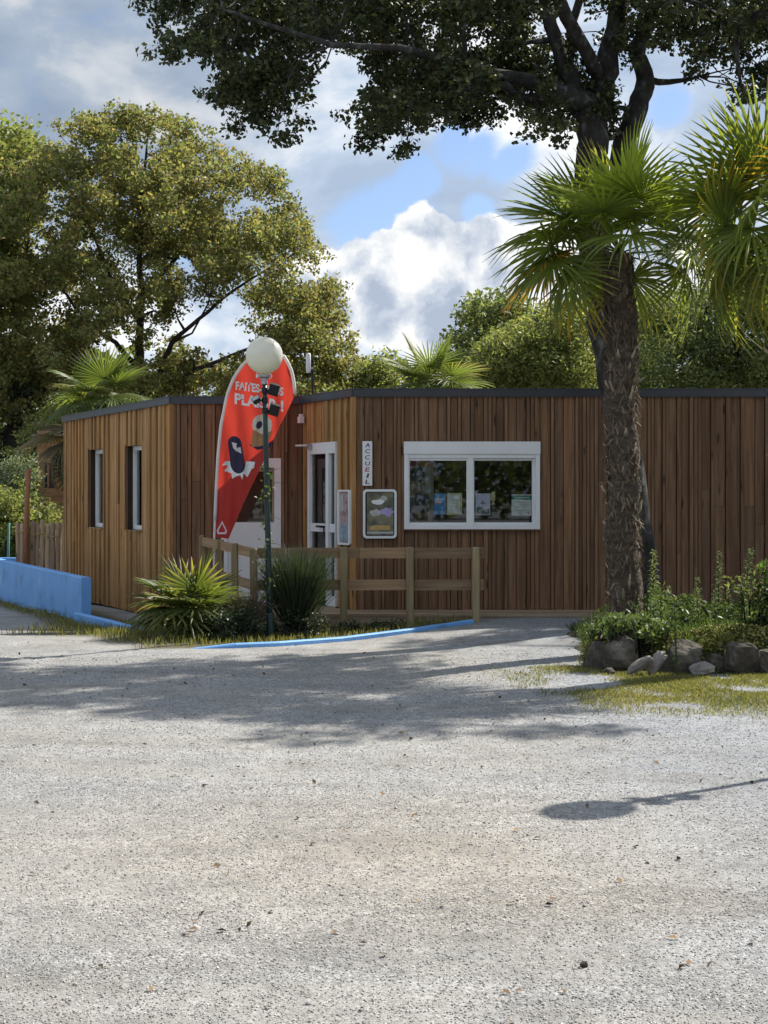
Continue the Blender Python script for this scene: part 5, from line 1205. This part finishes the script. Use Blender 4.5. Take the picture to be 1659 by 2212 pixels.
def palm(name, label, base, top, r0, r1, fronds, pet, L, seed, mats=('frond', 'frond_bright', 'frond_dead'), stubs=22, fibres=700, group='fan palms', trunk=True, wid=.032, nseg=34):
    g = random.Random(seed); gn = np.random.default_rng(seed); base = Vector(base); top = Vector(top); r = thing(name, label, 'palm', tuple(base), group)
    H = (top - base).length
    if trunk:
        n = 26; pts = [base.lerp(top, i / n) + Vector((.02 * math.sin(i * .7), 0, 0)) for i in range(n + 1)]
        rad = [r0 + (r1 - r0) * i / n + .012 * math.sin(i * 2.1) for i in range(n + 1)]
        part('trunk', MB().tube(pts, rad, 16, True, .16, g), M['palm_bark'], r, True)
        V = []; idx = []
        for k in range(fibres):
            t = g.random(); a = g.uniform(0, 2 * math.pi); p = base.lerp(top, t); R = r0 + (r1 - r0) * t; d = Vector((math.cos(a), math.sin(a), 0))
            s = Vector((-d.y, d.x, 0)); q = p + d * R * .96; ln = g.uniform(.05, .13); w = g.uniform(.006, .02); o = g.uniform(.015, .065)
            dirv = d * o + Vector((0, 0, ln * (1 if g.random() < .65 else -1) * .8)) + s * g.uniform(-.06, .06); b = len(V)
            V += [tuple(q - s * w), tuple(q + s * w), tuple(q + dirv + s * w * .3), tuple(q + dirv - s * w * .3)]; idx += [b, b+1, b+2, b+3]
        kind(link('fibre', mesh_np('fibre', np.array(V), np.array(idx), 4), M['fibre'], r), 'stuff')
        for k in range(stubs):
            t = g.uniform(.04, .97); a = g.uniform(math.pi * .95, math.pi * 2.05); p = base.lerp(top, t); R = r0 + (r1 - r0) * t; d = Vector((math.cos(a), math.sin(a), 0))
            ln = g.uniform(.07, .16); q = p + d * R * .9; e = q + d * g.uniform(.03, .09) + Vector((0, 0, ln * g.uniform(.3, 1)))
            part('leaf_stub', MB().tube([q, q.lerp(e, .5) + d * .01, e], [.016, .013, .007], 6), M['stub'], r)
    variants = [frond_mesh(g, pet, L, nseg, 125, .06, .10, .35, wid, .15), frond_mesh(g, pet, L, nseg, 140, .16, .28, .3, wid, .35), frond_mesh(g, pet * 1.08, L, nseg, 150, .30, .45, .2, wid, .7), frond_mesh(g, pet, L * .9, nseg, 150, .55, .8, .1, wid, 1.1)]
    for i, (az, el, roll) in enumerate(fronds):
        v = variants[0] if el > 62 else variants[1] if el > 30 else variants[2] if el > -5 else variants[3]
        mt = mats[1] if el > 50 else (mats[2] if el < -42 else mats[0])
        o = place_frond(r, top + Vector((0, 0, .02 * (el / 45))), math.radians(az), math.radians(el), math.radians(roll), v, M[mt]); 
        me_ = o.data
        if me_.materials[0] is not M[mt]:
            key = (me_.name, mt); 
            o.data = MATCOPY.setdefault(key, None) or MATCOPY.__setitem__(key, me_.copy()) or MATCOPY[key]
            o.data.materials.clear(); o.data.materials.append(M[mt])
    return r
MATCOPY = {}
def spiral(n, g, els):
    out = []
    for i in range(n):
        t = i / (n - 1); el = els[0] + (els[1] - els[0]) * t ** .9; out.append((i * 137.5 + g.uniform(-14, 14), el + g.uniform(-6, 6), g.uniform(-18, 18)))
    return out
g = random.Random(8)
# main palm: spiral crown plus the fronds that show clearly (azimuth 0 = right, 90 = away, 180 = left)
ff = spiral(5, g, (78, 30)) + [(184, 10, 35), (196, -2, -15), (172, 24, 0), (160, 0, 0), (128, 50, 60), (70, 54, 75), (98, 60, 85), (152, 40, 40), (340, 4, 20), (356, -10, -8), (22, 10, 30), (205, -14, 0), (2, 22, 40), (70, -8, 0), (120, -6, 0), (268, 58, 10), (245, 36, -10), (300, 34, 10), (270, 12, 5)]
palm('fan_palm', 'tall fan palm with a shaggy brown trunk standing in the raised bed', (at(1350, 0, 14.5).x, 14.5, 0.20), at(1338, 550, 14.5), .155, .142, ff, .60, .70, 3, fibres=1500)
# its neighbour just outside the right edge
ff = spiral(12, random.Random(2), (80, -40)) + [(196, 2, 80), (192, -14, -20), (172, 24, 60), (178, 50, 60), (160, -16, 0), (215, -30, 0), (230, 20, 60), (185, 70, 80), (250, -10, 20)]
palm('fan_palm', 'fan palm at the right edge whose big fronds reach into the picture', (at(1706, 0, 13.6).x, 13.6, 0.2), at(1698, 500, 13.6), .155, .145, ff, .58, .78, 6, mats=('frond', 'frond', 'frond_dead'), stubs=10, fibres=400)
palm('fan_palm', 'fan palm whose crown shows above the middle of the roof', (at(930, 0, 29.5).x, 29.5, 0.0), at(930, 850, 29.5), .16, .15, spiral(22, random.Random(5), (75, -35)), .55, .78, 9, mats=('frond_far', 'frond_far', 'frond_dead'), stubs=0, fibres=150)
palm('fan_palm', 'fan palm whose crown shows above the left end of the roof', (at(225, 0, 27.6).x, 27.6, -.1), at(222, 875, 27.6), .16, .15, spiral(22, random.Random(15), (75, -35)), .5, .70, 10, mats=('frond_far', 'frond_far', 'frond_dead'), stubs=0, fibres=150)
palm('fan_palm', 'fan palm with drooping fronds against the cabin at the left', (at(150, 0, 27.2).x + .35, 27.4, -.1), at(178, 955, 27.4), .12, .12, spiral(16, random.Random(18), (40, -50)), .5, .8, 12, mats=('frond_dead', 'frond', 'frond_dead'), stubs=0, fibres=80)
# stemless clump by the corner of the building
ff = spiral(26, random.Random(21), (76, -30)) + [(190, 20, 0), (200, 35, 0), (175, 48, 0), (240, 20, 0), (280, 25, 0)]
palm('fan_palm', 'low stemless fan palm clump by the building corner, yellow at its left tips', (at(415, 0, 16.3).x, 16.3, gzf(-2.0, 16.3)), (at(415, 0, 16.3).x, 16.3, gzf(-2, 16.3) + .20), .1, .1, ff, .32, .44, 14, mats=('frond_low', 'frond_low', 'frond_dead'), stubs=0, fibres=60, wid=.034, nseg=18)

# ------------------------------------------------------------------ shrubs and weeds
gb = np.random.default_rng(77)
def broom(name, label, x, y, h, n, w, mat, seed):
    g = np.random.default_rng(seed); r = thing(name, label, 'shrub', (x, y, gzf(x, y))); V = []; idx = []; z0 = gzf(x, y) - .02; mb = MB()
    for k in range(n):
        a = g.uniform(0, 6.283); s = g.random() ** .6 * w; b = Vector((x + math.cos(a) * s * .25, y + math.sin(a) * s * .25, z0 + h * g.uniform(0, .45))); hh = h * g.uniform(.55, 1.05) - (b.z - z0) * .6
        e = b + Vector((math.cos(a) * s * 1.1, math.sin(a) * s * 1.1, hh * .85)); d = (e - b); sd_ = d.cross(Vector((g.normal(), g.normal(), .2))).normalized() * .0035; i = len(V)
        m_ = b.lerp(e, .55) + Vector((0, 0, .03)) - Vector((math.cos(a), math.sin(a), 0)) * .02
        V += [tuple(b - sd_), tuple(b + sd_), tuple(m_ + sd_), tuple(m_ - sd_), tuple(e + sd_ * .3), tuple(e - sd_ * .3)]; idx += [i, i+1, i+2, i+3, i+3, i+2, i+4, i+5]
    link('twigs', mesh_np('twigs', np.array(V), np.array(idx), 4), M[mat], r)
    for k in range(6):
        a = g.uniform(0, 6.283); mb.tube([(x, y, z0), (x + math.cos(a) * w * .4, y + math.sin(a) * w * .4, z0 + h * .55)], [.012, .005], 5)
    part('stems', mb, M['bark'], r); return r
broom('broom_shrub', 'dark upright broom shrub in front of the glazed door', at(640, 0, 16.35).x, 16.35, .92, 2600, .34, 'leaf_dark', 1)
broom('dry_grass_tuft', 'dry tan grass tuft between the fan palm clump and the lamp post', at(535, 0, 16.3).x, 16.4, .50, 500, .26, 'fibre', 2)
bush('ivy_shrub', 'low dark leafy shrub at the foot of the lamp post', (at(505, 0, 15.8).x, 15.85, .16), (.34, .22, .17), 30, .10, 'leaf_dark', 420, 8, .03, (.034, .024), 'shrub', 11)
bush('ivy_shrub', 'dark ground-hugging shrub under the broom by the blue edging', (at(640, 0, 16.0).x, 16.15, .10), (.40, .2, .12), 26, .10, 'leaf_dark', 380, 8, .03, (.034, .022), 'shrub', 12)
bush('ivy_shrub', 'thin dark leafy creeper below the deck edge', (at(790, 0, 16.7).x, 16.75, .05), (.55, .16, .06), 22, .08, 'leaf_dark', 300, 8, .03, (.032, .022), 'shrub', 13)
# climber on the lamp post
cv = thing('climbing_vine', 'sparse leafy vine climbing the green lamp post', 'vine', (at(577, 0, 16).x, 15.96, 0)); mb = MB(); pts = []
for k in range(60):
    t = k / 59; a = t * 22; pts.append((at(577, 0, 16).x - .012 * t * 2 + .045 * math.cos(a), 16.0 + .045 * math.sin(a), .1 + 1.75 * t))
mb.tube(pts, .004, 5)
for k in range(16):
    p = Vector(pts[int(gb.integers(5, 58))]); e = p + Vector((gb.uniform(-.05, .22), gb.uniform(-.12, .0), gb.uniform(-.1, .16))); mb.tube([p, p.lerp(e, .5) + Vector((0, 0, .03)), e], [.003, .0025, .0015], 4)
part('stem', mb, M['fibre'], cv); Lp_ = np.array([pts[int(gb.integers(0, 59))] for _ in range(110)]) + gb.normal(size=(110, 3)) * np.array([.045, .035, .03]); Lp_[:, 1] -= .03
kind(leaf_object('leaf_spray', Lp_, .045, .03, gb, M['weed'], cv), 'stuff')
# weeds on the raised bed
def weed(label, x, y, h, seed, mat='weed', lr=.10, n=70, name='tall_weed', z=None):
    g = np.random.default_rng(seed); z0 = float(mound_h(x, y)) if z is None else z; r = thing(name, label, 'weed', (x, y, z0), 'weeds on the raised bed'); lean = g.normal(size=2) * .06
    st = [Vector((x + lean[0] * t * h, y + lean[1] * t * h, z0 - .02 + h * t)) for t in np.linspace(0, 1, 7)]
    part('stem', MB().tube(st, [.008, .0075, .007, .006, .005, .004, .002], 6), M['weed'], r); V = []; idx = []
    for k in range(n):
        t = .12 + .88 * (k / n) ** .85; p = st[0].lerp(st[-1], t); a = k * 2.4 + g.normal() * .2; d = Vector((math.cos(a), math.sin(a), g.uniform(.15, .7))).normalized(); ln = lr * (1.15 - .75 * t) * g.uniform(.8, 1.2); s = d.cross(Vector((0, 0, 1))).normalized() * ln * .13; i = len(V)
        m_ = p + d * ln * .5 + Vector((0, 0, .012)); e = p + d * ln - Vector((0, 0, ln * .25)); V += [tuple(p), tuple(m_ + s), tuple(e), tuple(m_ - s)]; idx += [i, i+1, i+2, i+3]
    link('leaves', mesh_np('leaves', np.array(V), np.array(idx), 4), M[mat], r); return r
weed('tallest bright green leafy weed rising against the palm trunk', at(1410, 0, 14.2).x, 14.2, .72, 1, 'leaf_lime', .12, 110)
weed('leafy weed spike second from the right edge, in front of the wall', at(1551, 0, 14.6).x, 14.6, .66, 2, lr=.11, n=90)
weed('leafy weed spike nearest the right edge, in front of the wall', at(1598, 0, 14.5).x, 14.5, .68, 3, lr=.12, n=90)
weed('short weed spike in the middle of the bed behind the rocks', at(1510, 0, 14.4).x, 14.4, .42, 4, lr=.10, n=60)
weed('thin weed growing in front of the broad brown rock', at(1462, 0, 12.75).x, 12.75, .62, 5, lr=.08, n=70, z=0.0)
for i, w_ in enumerate(('first', 'second', 'third', 'fourth', 'fifth', 'sixth', 'seventh', 'eighth')):
    xx = at(1412 + i * 33, 0, 14.0).x; yy = 13.5 + 1.2 * prng.random()
    weed('slender young weed on the raised bed, %s to the right of the palm trunk' % w_, xx * yy / 14.0, yy, prng.uniform(.22, .44), 70 + i, ('weed', 'leaf_mid')[i % 2], lr=.09, n=46)
weed('small weed at the foot of the palm trunk', at(1375, 0, 13.9).x, 13.9, .25, 6, lr=.08, n=30)
bush('bed_shrub', 'dense green shrub right beside the palm trunk', (at(1450, 0, 14.0).x, 14.0, .45), (.28, .3, .20), 16, .11, 'weed', 230, 9, .035, (.05, .018), 'shrub', 31, group='shrubs on the raised bed')
bush('bed_shrub', 'green shrub in the middle of the raised bed', (at(1530, 0, 13.9).x, 13.95, .40), (.30, .3, .16), 14, .11, 'weed', 230, 9, .035, (.05, .018), 'shrub', 32, group='shrubs on the raised bed')
bush('bed_shrub', 'lighter green leafy shrub at the right edge of the picture', (at(1632, 0, 14.1).x, 14.1, .50), (.30, .3, .26), 13, .12, 'leaf_mid', 150, 9, .045, (.06, .024), 'shrub', 33, group='shrubs on the raised bed')
bush('bed_shrub', 'ferny weeds spilling over the left end of the rock border', (at(1300, 0, 13.4).x, 13.5, .24), (.11, .16, .13), 14, .08, 'weed', 420, 9, .03, (.05, .014), 'shrub', 34, group='shrubs on the raised bed')
bush('bed_shrub', 'low leafy weeds below the palm trunk above the rocks', (at(1390, 0, 13.3).x, 13.4, .34), (.32, .2, .10), 24, .09, 'weed', 380, 9, .03, (.045, .02), 'shrub', 35, group='shrubs on the raised bed')
bush('bed_shrub', 'shrub beyond the right edge of the picture', (at(1740, 0, 14.0).x, 14.1, .60), (.4, .3, .30), 34, .14, 'weed', 300, 9, .04, (.06, .025), 'shrub', 36, group='shrubs on the raised bed')

for i, (px, d, z, rx, rz, lab) in enumerate(((1280, 13.4, .10, .07, .10, 'feathery weeds at the left tip of the raised bed'), (1335, 13.2, .40, .12, .05, 'weeds above the large brown rock'), (1560, 13.15, .20, .07, .10, 'weeds growing between the blocky rock and its neighbour'))):
    bush('bed_shrub', lab, (at(px, 0, d).x, d, z), (rx, .16, rz), 22, .08, 'weed' if i % 2 else 'grass', 330, 8, .03, (.05, .012), 'shrub', 50 + i, group='shrubs on the raised bed')
# ground cover
def blades(name, label, cat, xy, h, w, mat, seed, zf=gz, lean=.5):
    g = np.random.default_rng(seed); x, y = xy[:, 0], xy[:, 1]; N = len(x); a = g.random(N) * 6.283; hh = h * (.5 + g.random(N)); z = zf(x, y) - .004
    d = np.stack([np.cos(a), np.sin(a), np.zeros(N)], 1); b = np.stack([x, y, z], 1); p = a + 1.57 + g.normal(size=N) * .5
    t = b + np.stack([np.cos(p) * hh * lean * g.random(N), np.sin(p) * hh * lean * g.random(N), hh], 1); m = (b + t) / 2 + np.array([0, 0, .15]) * hh[:, None]
    V = np.stack([b - d * w, b + d * w, m + d * w * .7, t, m - d * w * .7], 1).reshape(-1, 3)
    o = link(name, mesh_np(name, V, np.arange(N * 5), 5), M[mat]); o['kind'] = 'stuff'; o['label'] = label; o['category'] = cat; return o
g = np.random.default_rng(5)
n = 240000; q = np.stack([g.uniform(.3, 6, n), g.uniform(9.6, 13.4, n)], 1); k = green_mask(q[:, 0], q[:, 1]) > g.random(n) * 1.3; k &= q[:, 1] < mound_y(q[:, 0]) + .1
blades('grass', 'sparse yellowish grass on the gravel in front of the rock border', 'grass', q[k], .022, .003, 'grass', 6, lean=1.3)
n = 70000; q = np.stack([g.uniform(-8, 1.1, n), g.uniform(14.8, 27, n)], 1); k = soil_mask(q[:, 0], q[:, 1]) * (.35 + vnoise(q[:, 0], q[:, 1], .4, 8)) > g.random(n) * .95 + .12
k &= ~((q[:, 0] > P1.x - .1) & (q[:, 1] > 17.45)); side = (q[:, 0] - bw.x) * bdir.y - (q[:, 1] - bw.y) * bdir.x; k &= ~((q[:, 1] > 19.2) & (side > -.03))
blades('grass', 'strip of rough green grass along the foot of the blue wall and edging', 'grass', q[k], .07, .004, 'grass', 7)
n = 46000; q = np.stack([g.uniform(1.95, 6.5, n), g.uniform(12.75, 16.2, n)], 1); k = (vnoise(q[:, 0], q[:, 1], .3, 12) > .3 * g.random(n) + .15) & (mound_h(q[:, 0], q[:, 1]) - gz(q[:, 0], q[:, 1]) > -.022)
blades('bed_grass', 'green grass and weeds covering the raised bed', 'grass', q[k], .07, .004, 'weed', 8, mound_h, .9)
n = 5000; q = np.stack([g.normal(at(1545, 0, 13.25).x, .30, n), g.normal(13.3, .13, n)], 1); z = mound_h(q[:, 0], q[:, 1]) + .01 + g.random(n) * .035
o = leaf_object('sedum', np.stack([q[:, 0], q[:, 1], z], 1), .026, .02, g, M['sedum'], None, 1.2); o['kind'] = 'stuff'; o['label'] = 'yellow-green cushion of sedum above the rocks'; o['category'] = 'sedum'
n = 700; q = np.stack([g.uniform(-5, 5, n), 4 + 12 * g.random(n) ** 1.3], 1); k = np.abs(q[:, 0]) < .3 * q[:, 1] + .3; q = q[k]
o = leaf_object('leaf_litter', np.stack([q[:, 0], q[:, 1], gz(q[:, 0], q[:, 1]) + .008], 1), .034, .018, g, mk('dry_leaf', [(0.10, 0.06, 0.03), (0.20, 0.12, 0.05)], 9, island=.5, rough=.8), None, 2.5); o['kind'] = 'stuff'; o['label'] = 'scattered dry brown leaves on the gravel'; o['category'] = 'leaves'
# far woodland that closes the view all round
def woodland():
    g = np.random.default_rng(99); V = []
    for k in range(150):
        a = 2 * math.pi * k / 150 + g.normal() * .02; R = g.uniform(52, 62); h = g.uniform(5, 8); c = np.array([math.sin(a) * R, math.cos(a) * R, 0])
        u = g.normal(size=(420, 3)); u /= np.linalg.norm(u, axis=1)[:, None]; u *= (g.random(420) ** .4)[:, None]
        V.append(c + np.array([0, 0, h * .5]) + u * np.array([2.4, 2.4, h * .55]))
    o = leaf_object('woodland', np.concatenate(V), .62, .42, g, M['leaf_mid'], None, .6); o['kind'] = 'stuff'; o['label'] = 'distant belt of green woodland all round'; o['category'] = 'woodland'
woodland()
